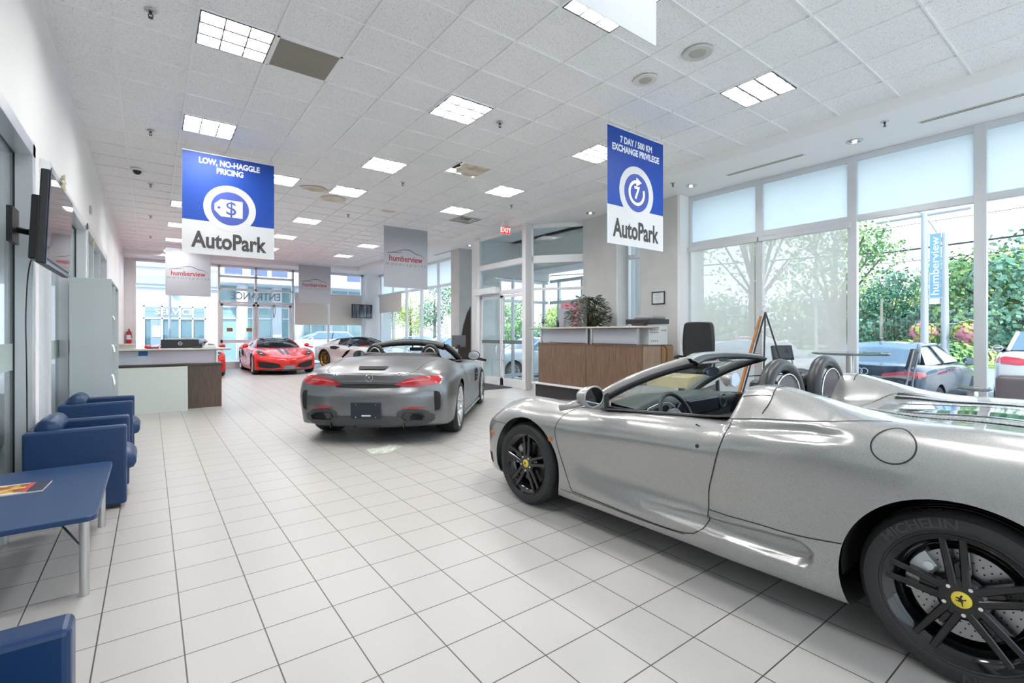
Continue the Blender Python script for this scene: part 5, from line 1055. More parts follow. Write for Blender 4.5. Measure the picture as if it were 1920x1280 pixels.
# bookcase
BC=mat('bookcase_laminate',(.46,.51,.52),.45); t=thing('bookcase','tall pale grey bookcase against the left wall, its open shelves facing the room','bookcase',(-.72,7.22,0)); Dp=.36; H=1.98; Ln=1.5
obj('side_panel',MB().b2(0,0,0,Dp,.02,H),BC,t,bevel=.002); obj('side_panel',MB().b2(0,Ln-.02,0,Dp,Ln,H),BC,t,bevel=.002); obj('side_panel',MB().b2(0,Ln/2-.01,0,Dp,Ln/2+.01,H-.02),BC,t); obj('back_panel',MB().b2(0,.02,0,.01,Ln-.02,H),BC,t); obj('top_panel',MB().b2(0,.02,H-.02,Dp,Ln-.02,H),BC,t)
for z in (.08,.45,.82,1.19,1.55): obj('shelf',MB().b2(.01,.02,z,Dp-.02,Ln-.02,z+.02),BC,t)
for k,(z,lb) in enumerate(((1.57,'white paper sheets draped over the top shelf edge of the bookcase'),(1.21,'white paper sheets spilling over the bookcase shelf below the top one'),(.84,'white brochure curling off the middle bookcase shelf'))):
    q=MB(); q.grid([[(-.45+dx,7.5+yy,z+dz) for yy in (0,.28)] for dx,dz in ((-.02,.012),(.04,.02),(.085,.0),(.10,-.05-.03*k))]); tag(obj('paper_stack',q,mat('paper_white',(.75,.75,.73),.6),None,smooth=True,loc=(.0,0,0)),lb,'papers')
tag(obj('brochure_holder',MB().b2(-.66,7.30,.10,-.40,7.55,.32),mat('dark_grey_card',(.10,.11,.13),.5),None,bevel=.004),'dark brochure holder on the lowest bookcase shelf','holder')
# round grey wall column between the glazed openings
tag(obj('wall_pilaster',MB().lathe([(.12,0),(.12,2.8)],n=28,a0=-PI/2,a1=PI/2,org=(XL-.06,5.62,0)),mat('pilaster_grey',(.60,.62,.65),.35,.3),None,smooth=True),kind='structure')
# left reception desk
WD=noisy('walnut_dark','#57483f','#6b5a4f',3,.45,stretch=(26,26,1.2),detail=5); WD2=noisy('walnut_warm','#5c4638','#77604e',3,.45,stretch=(26,26,1.2),detail=5)
def desk_left():
    t=thing('reception_desk','left reception desk with dark wood end, steel band and white top','desk',(0,0,0))
    obj('desk_front',MB().b2(-.70,10.45,0,1.06,10.49,.785),WD,t); obj('desk_end',MB().b2(1.02,10.49,0,1.06,11.15,.785),WD,t); obj('worktop',MB().b2(-.70,10.40,.785,1.08,11.15,.815),WD,t,bevel=.002)
    obj('band_panel',MB().b2(-.70,10.47,.815,.98,10.485,1.055),glassy('frosted_acrylic',(.8,.84,.92),.15,rough=.2,diff=.7,dcol=(.93,.95,1.0)),t)
    for x in (-.68,.985): obj('standoff_post',MB().b2(x-.015,10.44,.815,x+.015,10.50,1.06),STEEL,t,bevel=.003)
    obj('counter_top',MB().b2(-.70,10.22,1.06,1.18,10.62,1.09),mat('counter_white',(.62,.58,.54),.35),t,bevel=.006); obj('counter_edge',MB().b2(-.70,10.215,1.052,1.18,10.62,1.061),WD,t)
    obj('blue_sticker',MB().b2(-.17,10.464,.965,-.04,10.468,1.05),mat('sticker_blue',(.02,.17,.45),.5),t)
desk_left()
pb=MB(); pts=[(-.70,.0),(.525,.0),(.525,.775)]+[(-.60+.10*math.cos(R(a)),.675+.10*math.sin(R(a))) for a in (90,112,135,157,180)]
pb.prism(pts,0,.02,lambda a,b,h:(a,10.20+h+b*.10,b)); tag(obj('white_board',pb,mat('board_offwhite',(.60,.64,.61),.45),None,bevel=.002),'large off-white board with one rounded corner leaning on the left reception desk','board')
t=thing('computer_monitor','black monitor seen from behind on the left reception desk','monitor',(.43,10.62,1.092)); obj('monitor_back',MB().b2(-.285,-.02,.0,.285,.02,.155),BLACK,t,bevel=.012); lg=MB(); lg.tube([(.03*math.cos(2*PI*k/24),-.021,.08+.03*math.sin(2*PI*k/24)) for k in range(24)],.004,6,closed=True); obj('monitor_logo',lg,LOUV,t); text('logo_text','DELL',.016,LOUV,t,lambda x,y,h:(x,-.021-h,.08+y),.002,.02); 
t=thing('desk_telephone','white desk telephone beside the monitor on the left reception desk','telephone',(.86,10.45,1.091)); obj('phone_base',MB().prism([(-.10,0),(.10,0),(.10,.03),(-.06,.10),(-.10,.10)],-.1,.1,lambda a,b,h:(h,a*-1,b)),mat('phone_white',(.66,.67,.68),.4),t,bevel=.006); obj('phone_keys',MB().box(.03,-.02,.075,.09,.10,.006),mat('phone_keys',(.55,.5,.4),.5),t); obj('handset',MB().box(-.07,0,.10,.045,.2,.035),BLACK,t,bevel=.012)
tag(obj('card_holder',MB().b2(.60,10.28,1.09,.74,10.36,1.115),BLACK,None,bevel=.004),'small black card holder in front of the monitor on the left desk','holder')
tag(obj('paper_tray',MB().b2(-.66,10.36,1.09,-.24,10.60,1.16).b2(-.68,10.34,1.16,-.22,10.62,1.175),mat('tray_white',(.6,.58,.52),.5),None),'flat white tray on the left end of the reception counter','tray')
tag(obj('red_tape_roll',MB().lathe([(.05,0),(.085,0),(.085,.03),(.05,.03),(.05,0)],n=20,org=(.03,10.4,1.09)),mat('dull_red',(.3,.05,.04),.5),None),'small dull red ring lying on the left reception counter','ring')
fe=thing('fire_extinguisher','red fire extinguisher hung on the far wall left of the windows','fire extinguisher',(-.60,21.27,1.0)); obj('cylinder_body',MB().lathe([(0,0),(.075,.0),(.08,.02),(.08,.36),(.05,.42),(.02,.44),(.02,.47),(0,.47)],n=20),mat('ext_red',(.5,.02,.03),.3),fe,auto=40); obj('valve_handle',MB().box(0,0,.49,.04,.12,.03).tube([(0,-.05,.49),(.05,-.1,.4),(.08,-.07,.2)],.01,6),BLACK,fe); obj('label_plate',MB().lathe([(.082,.14),(.082,.30)],n=12,a0=R(-160),a1=R(-20)),LOUV,fe); obj('wall_hook',MB().b2(-.02,.05,.35,.02,.16,.45),STEEL,fe)
# ---------------- right reception desk on its platform ----------------
t=thing('platform','low black platform with a white edge under the right reception desk','platform',(0,0,0)); obj('platform_riser',MB().b2(6.70,5.15,0,7.9,8.10,.27),mat('riser_black',(.03,.028,.03),.55),t); obj('platform_edge',MB().b2(6.62,5.1,.27,7.95,8.15,.30),mat('edge_white',(.6,.6,.62),.35),t,bevel=.008)
t=thing('reception_desk','right reception desk of walnut boards with a frosted band and counter','desk',(0,0,.30)); x0,y0,y1=6.74,5.30,8.05
obj('desk_front',MB().b2(x0,6.63,0,x0+.04,y1,.83),WD2,t,bevel=.002); obj('desk_front',MB().b2(x0,y0,0,x0+.04,6.62,.83),WD2,t,bevel=.002); obj('desk_end',MB().b2(x0+.04,y0,0,7.28,y0+.04,.83),noisy('walnut_pale','#8d7563','#a58c79',3,.5,stretch=(26,26,1.2),detail=5),t,bevel=.002); obj('desk_end_cupboard',MB().b2(7.29,y0-.02,0,7.62,y0+.5,.83),noisy('oak_tan','#8f6742','#a57c54',3,.5,stretch=(20,20,1.2)),t,bevel=.002); obj('desk_end',MB().b2(x0+.04,y1-.04,0,7.4,y1,.83),WD2,t); obj('worktop',MB().b2(x0-.01,y0-.01,.83,7.6,y1,.85),WD2,t)
obj('frosted_panel',MB().b2(x0+.04,6.62,.87,x0+.05,7.98,1.13).b2(x0+.04,5.42,.87,x0+.05,6.5,1.13),M['frosted_acrylic'],t)
for y in (7.99,6.62,6.50,5.40): obj('standoff_post',MB().b2(x0+.02,y-.02,.85,x0+.07,y+.02,1.15),STEEL,t,bevel=.003)
obj('counter_top',MB().b2(x0-.12,5.20,1.15,7.10,8.22,1.18),mat('counter_tan',(.50,.45,.40),.35),t,bevel=.005); obj('counter_underside',MB().b2(x0-.12,5.20,1.142,7.10,8.22,1.151),WD,t); obj('inner_panel',MB().b2(7.0,5.35,.85,7.02,8.0,1.14),WHITE,t)
# printer
t=thing('printer','grey and white multifunction printer on the right end of the reception desk','printer',(7.22,5.46,1.15)); PW=mat('printer_white',(.62,.62,.62),.4)
obj('printer_body',MB().b2(-.28,-.16,0,.26,.34,.34),PW,t,bevel=.01); obj('printer_scanner',MB().b2(-.30,-.18,.37,.28,.34,.46),BLACK,t,bevel=.012); obj('document_feeder',MB().b2(-.12,-.12,.46,.27,.30,.52),mat('printer_grey',(.28,.28,.29),.4),t,bevel=.02); obj('control_panel',MB().box(-.33,0,.36,.12,.26,.035),BLACK,t,bevel=.008)
v=MB()
for k in range(5):
    for q in range(2): v.b2(-.24+k*.05,-.163,.21+.045*q,-.215+k*.05,-.159,.235+.045*q); 
for k in range(4): v.b2(-.22+k*.055,-.163,.06,-.19+k*.055,-.159,.085)
for k in range(4): v.b2(.07+k*.04,-.163,.25,.095+k*.04,-.159,.27)
tag(obj('vent_slots',v,mat('vent_grey',(.22,.22,.22),.6),t),kind='stuff')
tag(obj('printer_cable',MB().tube(spl([(7.30,5.29,1.14),(7.38,5.26,1.10),(7.41,5.265,.95),(7.40,5.27,.75)],14),.007,6),BLACK,None,smooth=True),'black cable hanging behind the printer over the tan cupboard','cable')
# black office chair back, box
t=thing('office_chair','black high-backed office chair by the right window blind','chair',(7.55,4.72,0),R(200)); obj('backrest',MB().grid([[(.0+.03*q*q,w_*q,z) for q in np.linspace(-1,1,7)] for z,w_ in ((.75,.20),(.95,.26),(1.2,.27),(1.45,.25),(1.52,.24),(1.55,.20))]),BKL,t,smooth=True,sub=1).modifiers.new('solid','SOLIDIFY').thickness=.08
obj('seat',MB().b2(.05,-.28,.66,.55,.28,.76),BKL,t,bevel=.03,seg=3); obj('gas_lift',MB().cyl((.3,0,.08),(.3,0,.68),.03),BLACK,t,auto=40)
for k in range(5): a=2*PI*k/5; obj('base_leg',MB().tube([(.3,0,.10),(.3+.3*math.cos(a),.3*math.sin(a),.05)],[.028,.018],8).cyl((.3+.3*math.cos(a),.3*math.sin(a)-.015,.03),(.3+.3*math.cos(a),.3*math.sin(a)+.015,.03),.03),BLACK,t)
for s in (-1,1): obj('armrest',MB().tube([(.02,s*.27,.95),(.25,s*.30,.97),(.42,s*.30,.95)],.02,8).tube([(.25,s*.30,.97),(.25,s*.28,.72)],.016,8),BLACK,t)
t=thing('cardboard_box','tan cardboard box seen through the silver car windscreen','box',(6.35,4.35,0),R(14)); CBX=mat('cardboard',(.52,.42,.24),.8); obj('box_body',MB().b2(-.38,-.3,0,.38,.3,.72),CBX,t,bevel=.004); obj('box_flap',MB().b2(-.38,-.005,.72,.38,.3,.724).b2(-.38,-.3,.72,.38,-.01,.724),CBX,t); obj('box_tape',MB().b2(-.38,-.03,.7245,.38,.03,.7255),mat('tape_tan',(.45,.36,.2),.3),t)
# framed certificate
t=thing('framed_certificate','small black framed certificate on the grey wall above the printer','picture',(XW-.004,5.88,2.05)); obj('picture_frame',MB().b2(-.015,-.15,-.125,.004,.15,-.107).b2(-.015,-.15,.107,.004,.15,.125).b2(-.015,-.15,-.125,.004,-.132,.125).b2(-.015,.132,-.125,.004,.15,.125),BLACK,t); obj('certificate_sheet',MB().b2(-.004,-.135,-.11,.003,.135,.11),mat('sheet_grey',(.6,.62,.64),.4),t)
for k,(zz,wd) in enumerate(((.07,.10),(.04,.14),(.01,.16),(-.02,.16),(-.06,.08))): obj('printed_line',MB().b2(-.0055,-wd/2,zz,-.004,wd/2,zz+.006),mat('print_grey',(.25,.28,.33),.6),t)
# plants
LEAF=noisy('leaf_green','#20301c','#3d5230',6,.45)
def leafy(name,label,loc,h,rad,n,pot_r,pot_m,seed,ls=.07,trunk=True,leafmat=None,z0=.35):
    t=thing(name,label,'plant',loc); r=random.Random(seed)
    obj('plant_pot',MB().lathe([(0,0),(pot_r*.75,0),(pot_r,pot_r*1.5),(pot_r*.92,pot_r*1.5),(0,pot_r*1.4)],n=20),pot_m,t,auto=40)
    st=MB(); lf=MB()
    for k in range(n):
        a=r.random()*2*PI; e=r.uniform(z0,1); q=rad*math.sqrt(r.random())*math.sin(min(PI*.95,e*2.6)); top=Vector((q*math.cos(a),q*math.sin(a),h*e))
        if k%6==0: st.tube(spl([(0,0,pot_r),(top.x*.4,top.y*.4,h*e*.6),tuple(top)],6),.005,5)
        L=ls*r.uniform(.7,1.3); d=Vector((math.cos(a),math.sin(a),r.uniform(-.9,.3))).normalized(); s=d.cross(Vector((r.uniform(-.4,.4),r.uniform(-.4,.4),1))).normalized(); m_=top+d*L*.5; nn=d.cross(s)*L*.08
        lf.add([top,m_+s*L*.22+nn,top+d*L,m_-s*L*.22+nn],[(0,1,2,3)])
    obj('plant_stem',st,mat('stem_brown',(.09,.07,.045),.7),t); tag(obj('foliage',lf,leafmat or LEAF,t,fixn=False),kind='stuff'); return t
leafy('potted_fig','bushy dark green potted plant behind the right reception counter',(7.35,7.15,1.15),.98,.46,900,.14,mat('pot_dark',(.05,.05,.05),.4),4,.10)
leafy('small_plant','small upright plant at the left end of the right reception counter',(6.82,7.98,1.48),.30,.06,40,.035,mat('pot_glass',(.4,.45,.45),.2),5,.055,z0=.3)
t=thing('computer_monitor','grey-screened monitor standing behind the right reception counter','monitor',(7.22,7.72,1.15),R(-52)); obj('monitor_screen',MB().b2(-.14,-.012,.33,.14,.012,.74),mat('screen_grey',(.42,.43,.45),.4),t); obj('monitor_back',MB().b2(-.15,.0125,.32,.15,.03,.75),M['screen_grey'],t,bevel=.004); obj('monitor_stand',MB().b2(-.03,-.01,.02,.03,.02,.36).b2(-.12,-.09,0,.12,.09,.02),BLACK,t)
t=thing('acrylic_screen','clear acrylic sneeze screen standing on the right reception counter','screen',(6.95,7.25,1.48)); obj('acrylic_sheet',MB().b2(-.003,-.45,0,.003,.45,.62),LENS,t); obj('screen_foot',MB().b2(-.06,-.4,0,.06,-.38,.02).b2(-.06,.38,0,.06,.4,.02),LENS,t)
tag(obj('hand_sanitiser',MB().lathe([(0,0),(.03,0),(.03,.1),(.012,.12),(.012,.15),(0,.15)],n=14,org=(6.85,7.55,1.48)),BLACK,None,auto=40),'small black bottle on the counter beside the acrylic screen','bottle')
# high tables and chairs behind the silver car
def bistro(label,x,y,r,h,group,mt):
    t=thing('bistro_table',label,'table',(x,y,0),0,group); obj('tabletop',MB().lathe([(0,h-.006),(r-.02,h-.006),(r,h+.006),(r,h+.016),(r-.008,h+.024),(0,h+.024)],n=48),mt,t,auto=35); obj('table_post',MB().cyl((0,0,.02),(0,0,h-.006),.045,n=24),STEEL,t,auto=40); obj('table_foot',MB().lathe([(0,0),(.27,0),(.26,.012),(.05,.03),(0,.03)],n=32),STEEL,t,auto=40); return t
bistro('tall round table with thin dark top between the two tall chairs',7.30,2.40,.43,1.085,None,mat('table_dark',(.10,.12,.14),.12,coat=.6))
bistro('small low round table beside the brown sofa at the right window',6.27,1.05,.13,.82,None,mat('table_dark',(.1,.12,.14)))
def stool(label,x,y,rz):
    t=thing('bar_chair',label,'chair',(x,y,0),rz,'tall black cafe chairs'); PL=mat('chair_plastic',(.035,.038,.045),.45)
    obj('seat',MB().grid([[(-.20+.42*i/6,.21*q,.80+.012*math.sin(i)+.02*abs(q)**3) for q in np.linspace(-1,1,7)] for i in range(7)]),PL,t,smooth=True).modifiers.new('solid','SOLIDIFY').thickness=.02
    o=obj('backrest',MB().grid([[(-.20-.05*i/5-.03*(1-q*q),.20*q,.95+.22*i/5) for q in np.linspace(-1,1,9)] for i in range(6)]),PL,t,smooth=True); o.modifiers.new('solid','SOLIDIFY').thickness=.018
    sl=MB()
    for k in range(3): sl.tube(spl([(-.215-.012*k,-.12,1.08+.028*k),(-.245-.012*k,-.03,1.065+.028*k),(-.245-.012*k,.04,1.085+.028*k),(-.215-.012*k,.12,1.07+.028*k)],14),.003,5)
    obj('backrest_slot',sl,mat('slot_black',(.01,.01,.01),.6),t)
    for s in (-1,1):
        obj('back_post',MB().tube([(-.26,s*.185,1.16),(-.215,s*.19,.92),(-.19,s*.19,.72),(-.24,s*.21,0)],.011,8),mat('chair_steel',(.35,.36,.38),.3,.9),t); obj('front_leg',MB().tube([(.16,s*.17,.73),(.21,s*.2,0)],.011,8),M['chair_steel'],t)
    obj('foot_rail',MB().tube([(.19,-.19,.30),(.19,.19,.30)],.009,6).tube([(-.22,-.2,.30),(-.22,.2,.30)],.009,6),M['chair_steel'],t)
stool('tall black cafe chair left of the round table, beside the easel',7.58,3.18,R(-107)); stool('tall black cafe chair right of the round table, facing left',7.3,1.98,R(95))
# easel with wooden board
t=thing('easel','black folding easel holding a narrow wooden board near the window blind','easel',(7.25,3.46,0)); tp_=Vector((.0,0,1.67))
for nm,a in (('easel_leg',(-.25,.34,0)),('easel_leg',(-.30,-.10,0)),('easel_leg',(.22,-.42,0))): obj(nm,MB().tube([a,tuple(tp_)],.012,6),BLACK,t)
obj('easel_rail',MB().tube([(-.14,.19,.72),(.11,-.22,.76)],.008,6).tube([(-.14,.17,1.0),(-.16,-.05,1.0)],.008,6),BLACK,t); obj('easel_clip',MB().tube(spl([(0,.03,1.66),(.02,.06,1.72),(0,0,1.76),(-.02,-.06,1.72),(0,-.03,1.66)],16),.005,5),STEEL,t)
q=MB(); d_=(Vector((-.25,.34,0))-tp_).normalized(); a_=tp_+d_*.06; b_=tp_+d_*1.75; q.tube([a_+Vector((0,.05,0)),b_+Vector((0,.06,0))],[.02,.028],4); tag(obj('wooden_board',q,noisy('board_wood','#a0622c','#c08a50',4,.5,stretch=(1,1,.3)),None,loc=(7.25,3.46,0)),'narrow orange-brown wooden board leaning on the black easel','board')
# brown padded seat
t=thing('lounge_seat','brown-grey padded lounge seat back at the right edge by the window','sofa',(7.28,.62,0),R(8)); LB=mat('taupe_leather',(.12,.105,.115),.4); obj('backrest',MB().b2(-.45,-.07,.35,.45,.35,1.02) if 0 else MB().b2(-.30,-.55,.30,-.10,.42,.93),LB,t,bevel=.05,seg=4); obj('seat_cushion',MB().b2(-.1,-.55,.2,.5,.42,.48),LB,t,bevel=.04,seg=3)
for x,y in ((-.25,-.5),(-.25,.37),(.45,-.5),(.45,.37)): obj('leg',MB().cyl((x,y,0),(x,y,.31 if x<0 else .21),.02),STEEL,t)
# paper on the floor
q=MB(); q.prism([(1.99,5.30),(2.16,5.22),(2.42,5.42),(2.36,5.60),(2.18,5.52),(2.00,5.50)],.001,.006,lambda a,b,h:(a,b,h)); q2=MB(); q2.prism([(2.08,5.36),(2.22,5.26),(2.38,5.44),(2.24,5.50)],.006,.010,lambda a,b,h:(a,b,h)); o=thing('floor_paper','crumpled pale paper sheets on the floor behind the grey roadster','paper',(0,0,0)); obj('paper_sheet',q,noisy('paper_pale','#dcdcd0','#9fb09a',18,.7),o); obj('paper_sheet',q2,noisy('paper_pale2','#e8e8e0','#a8b4a8',24,.7),o)
# things near the vestibule pier
t=thing('folded_umbrella_display','tall dark brown curved display panel by the far pier','display',(7.32,12.05,0)); q=MB(); q.prism([(-.22,0),(.18,0),(.18,2.15),(.06,1.95),(-.06,1.6),(-.16,1.1),(-.21,.5)],-.02,.02,lambda a,b,h:(a,h,b)); obj('display_panel',q,mat('dark_brown',(.035,.025,.02),.5),t,bevel=.004); obj('display_foot',MB().b2(-.25,-.12,0,.2,.12,.02),BLACK,t)
t=thing('card_terminal_stand','black monitor back on a slim stand near the entrance pier','monitor',(6.75,11.45,0),R(-30)); obj('stand_post',MB().cyl((0,0,0),(0,0,1.0),.025),BLACK,t,auto=40); obj('stand_foot',MB().lathe([(0,0),(.2,0),(.19,.015),(0,.02)],n=24),BLACK,t); obj('monitor_back',MB().b2(-.19,-.02,.98,.19,.02,1.30),mat('monitor_grey',(.10,.105,.115),.4),t,bevel=.01); obj('stand_joint',MB().b2(-.1,-.05,.93,.1,.04,.99).cyl((0,-.06,1.0),(0,.0,1.0),.045),BLACK,t)
t=thing('corner_television','small flat television mounted on the white corner column at the back','television',(7.45,20.95,2.32),R(12)); obj('tv_casing',MB().b2(-.50,-.02,-.30,.50,.03,.30),BLACK,t,bevel=.008); sm_=noisy('screen_streaks','#2a2d36','#9aa6b4',2.2,.15,stretch=(5,1,.4),lo=.4,hi=.75); obj('tv_screen',MB().b2(-.47,-.024,-.27,.47,-.019,.27),sm_,t); obj('tv_bracket',MB().b2(-.05,.03,-.08,.05,.40,.08),BLACK,t)
# stickers on the back doors and pull handles
for x,lb in ((2.45,'small brown notice sticker on the left leaf of the back doors'),(3.12,'small brown notice sticker near the centre of the back doors')): tag(obj('door_sticker',MB().b2(x-.10,YB-.012,1.42,x+.10,YB-.006,1.56),mat('sticker_brown',(.30,.19,.08),.5),None),lb,'sticker')
tag(obj('door_pull',MB().tube(spl([(3.98,YB-.08,2.50),(3.96,YB-.10,2.2),(3.99,YB-.10,1.98),(4.04,YB-.10,2.2),(4.03,YB-.08,2.50)],20),.012,6),mat('pull_dark',(.12,.12,.13),.4),None,smooth=True),'dark looped cord hanging from the closer of the right back door','cord')
# ---------------- outdoors ----------------
ASPH=noisy('asphalt','#8f9196','#a0a2a6',30,.85); GR=-.22
struct('ground',MB().b2(8.9,-60,GR-.1,30,60,GR).b2(-40,YB+.15,GR-.1,8.9,60,GR),ASPH)
struct('ground_plinth',MB().b2(8.9,-3,GR,9.05,YB+.2,0).b2(-5.2,YB+.15,GR,8.9,YB+.3,0),WHITE)
tag(obj('grass_verge',MB().b2(30,-80,GR-.08,34,90,GR+.06),noisy('grass','#6f8f45','#8aa85a',8,.9)),'strip of green grass along the road outside the right windows','grass',kind='stuff')
struct('road',MB().b2(34,-100,GR-.1,44,110,GR),noisy('road_grey','#a6a8ab','#b4b6b8',10,.9))
tag(obj('grass_field',MB().b2(44,-120,GR-.08,90,140,GR+.05),M['grass']),'green lawn under the trees across the road','grass',kind='stuff')
LA=noisy('tree_leaf_a','#4f8050','#9cc07a',1.2,.7); LB2=noisy('tree_leaf_b','#3f7060','#7aa58c',1.2,.7); LC=noisy('tree_leaf_c','#8aa856','#c6cf80',1.2,.7); BARK=noisy('bark','#5b5148','#756a5e',4,.9)
def tree(label,x,y,h,r,lm,seed,n=1500,ls=.42,gap=0,lo=.16,group='trees outside'):
    t=thing('tree',label,'tree',(x,y,GR),0,group); g=random.Random(seed)
    obj('trunk',MB().tube([(0,0,0),(g.uniform(-.1,.1),.1,h*.35),(0,0,h*.72)],[.05*r+.07,.04*r+.05,.03],8),BARK,t,smooth=True)
    bl=[(Vector((r*.62*math.cos(a)*g.uniform(.4,1),r*.62*math.sin(a)*g.uniform(.4,1),h*(lo+(.86-lo)*g.random()))),r*g.uniform(.28,.48)) for a in [g.random()*2*PI for _ in range(13)]]; bl.append((Vector((0,0,h*.86)),r*.42)); bl.append((Vector((0,0,h*.55)),r*.6))
    b=MB(); br=MB()
    for c,q in bl: br.tube([(0,0,h*.3),(c.x*.5,c.y*.5,c.z*.8),tuple(c)],[.05,.035,.02],5)
    obj('branches',br,BARK,t)
    for k in range(n):
        c,q=bl[k%len(bl)]; d=Vector((g.gauss(0,1),g.gauss(0,1),g.gauss(0,1))).normalized(); p=c+Vector((d.x,d.y,d.z*.85))*q*(g.uniform(.75,1.05)); p.z=max(p.z,.15)
        s=ls*g.uniform(.5,1.2); u=d.orthogonal().normalized(); u=(u+Vector((g.uniform(-.7,.7),g.uniform(-.7,.7),g.uniform(-.5,.5)))).normalized(); v=d.cross(u).normalized()
        b.add([p+u*s,p+v*s*.5,p-u*s*.6,p-v*s*.55],[(0,1,2,3)])
    tag(obj('crown',b,lm,t,fixn=False),kind='stuff'); return t
def gp(px_,X):  # world Y on plane X for an image column
    u=(px_-960)/F_PX; rx=math.sin(YAW)+u*math.cos(YAW); ry=math.cos(YAW)-u*math.sin(YAW); return X*ry/rx
k=0
for px_,X,h,r,lm,lb in ((1575,50,5.6,4.2,LB2,'dark green tree across the road behind the sheer blind'),(1625,52,6.0,4.6,LA,'broad green tree across the road just right of the blind'),(1668,48,6.4,3.6,LB2,'tall blue-green tree across the road left of the banner pole'),(1715,54,5.0,3.8,LA,'mid green tree across the road behind the banner pole'),(1755,50,4.6,3.2,LC,'yellowish tree across the road behind the street lamp'),(1800,46,6.4,3.6,LB2,'dark tree across the road left of the thick window mullion'),
   (1850,44,6.9,4.2,LA,'large green tree across the road right of the window mullion'),(1885,46,7.2,3.6,LC,'yellow-green tree across the road near the right edge'),(1925,42,7.6,4.5,LB2,'tallest dark tree across the road at the right edge'),(1400,52,6.0,4.5,LB2,'dark tree across the road behind the left sheer blind'),(1500,50,5.4,4.0,LA,'round green tree behind the wide sheer blind'),(1330,55,6,5,LA,'tree behind the last blind near the certificate wall'),(960,48,7,4,LA,'leafy tree seen through the entrance door glass'),(1045,50,6,4,LC,'pale tree seen through the vestibule pane'),
   (725,46,11,5,LA,'green tree outside the far side windows near the corner column'),(770,40,10,4.5,LC,'yellow-green tree outside the far side windows, mid bay'),(815,42,12,5,LB2,'darker tree outside the far side windows by the grey column'),(870,44,10,4,LA,'tree outside between the grey column and the entrance')):
    tree(lb,X,gp(px_,X),h,r,lm,10+k,2600,.24); k+=1
tree('feathery street tree near the building, its branches over the sheer blinds',17,gp(1420,17),9.0,4.2,LA,77,2600,.10,lo=.45); tree('overhanging branches of a street tree at the left of the wide clear window',16.5,gp(1566,16.5),5.3,2.1,LA,78,2600,.08,lo=.60)
for px_,Y,h,r,lm,lb in ((640,52,9.5,4,LC,'yellow-green tree beyond the yard behind the corner television'),(690,60,10,4,LA,'green tree beyond the yard at the back right corner')):
    u=(px_-960)/F_PX; rx=math.sin(YAW)+u*math.cos(YAW); ry=math.cos(YAW)-u*math.sin(YAW); tree(lb,Y*rx/ry,Y,h,r,lm,90+k,2400,.22); k+=1
def bush(label,x,y,r,h,lm,seed):
    g=random.Random(seed); b=MB()
    for q in range(500):
        d=Vector((g.gauss(0,1),g.gauss(0,1),abs(g.gauss(0,1)))).normalized(); p=Vector((d.x*r,d.y*r*2,d.z*h))*g.uniform(.8,1.05); s=.16; u=d.orthogonal().normalized(); v=d.cross(u); b.add([p+u*s,p+v*s*.6,p-u*s*.6,p-v*s*.6],[(0,1,2,3)])
    tag(obj('bush',b,lm,None,fixn=False,loc=(x,y,GR)),label,'bush')
bush('low shrub across the road left of the banner pole',31,gp(1700,31),.8,1.3,LC,1); bush('flowering shrub across the road behind the street lamp',31,gp(1765,31),.8,1.1,LA,2); bush('round shrub across the road before the window mullion',32,gp(1805,32),.9,1.2,LC,3)
# poles
PM=mat('pole_grey',(.42,.44,.50),.5,.3)
t=thing('banner_pole','grey pole carrying a tall blue banner outside the wide window','pole',(20,4.50,GR)); obj('pole_shaft',MB().cyl((0,0,0),(0,0,5.45),.11,.09,n=16),PM,t,auto=40); obj('pole_crossarm',MB().tube([(0,-1.1,5.40),(0,1.3,5.36)],.05,6),PM,t)
BB=mat('banner_lightblue',(.16,.34,.62),.6); obj('banner_cloth',MB().b2(-.01,-.40,2.72,.01,-.13,4.72),BB,t); obj('banner_arm',MB().b2(-.015,-.42,4.72,.015,0,4.76).b2(-.015,-.42,2.68,.015,0,2.72),PM,t)
text('banner_text','humberview',.29,mat('banner_text',(.75,.83,.93),.6),t,lambda x,y,h:(-.013-h,-.265+y*-1.0*-1,3.72+x),.004,.01,1.85)
t=thing('street_lamp','grey street lamp with curved arm and two hanging flower baskets','street lamp',(22,4.40,GR)); obj('pole_shaft',MB().cyl((0,0,0),(0,0,5.05),.13,.08,n=16),PM,t,auto=40); obj('lamp_arm',MB().tube(spl([(0,.0,4.6),(0,.30,5.3),(0,.62,5.85),(0,.95,6.0)],16),.035,6),PM,t,smooth=True); obj('lamp_head',MB().box(0,1.15,6.0,.2,.55,.09),PM,t,bevel=.03); obj('pole_sign',MB().b2(-.01,.12,2.6,.01,.42,3.7),LOUV,t); obj('basket_arm',MB().tube([(0,-.85,1.9),(0,.85,1.9)],.02,6),PM,t)
for s in (1,-1):
    g=random.Random(5+s); b=MB()
    for q in range(300): d=Vector((g.gauss(0,1),g.gauss(0,1),g.gauss(0,.7))).normalized(); p=Vector((0,s*.58,1.62))+d*.42*g.uniform(.7,1); u=d.orthogonal(); v=d.cross(u); b.add([p+u*.07,p+v*.05,p-u*.06,p-v*.05],[(0,1,2,3)])
    fb=obj('flower_basket',b,noisy('flowers','#c9788a','#9fb04a',3,.7,lo=.45,hi=.55),t,fixn=False); fb['kind']='stuff'
for y_,X,h,lb in ((gp(1735,40),40,9,'wooden utility pole across the road behind the banner pole'),(gp(1530,40),40,9,'wooden utility pole behind the sheer blind'),(gp(1653,45),45,6,'slim grey pole among the trees left of the banner pole'),(gp(1842,42),42,8,'wooden utility pole beside the thick window mullion')): tag(obj('utility_pole',MB().cyl((X,y_,GR),(X,y_,h if X!=45 else 4.0),.12,.09,n=10),mat('pole_wood',(.30,.27,.25),.8),None),lb,'pole')
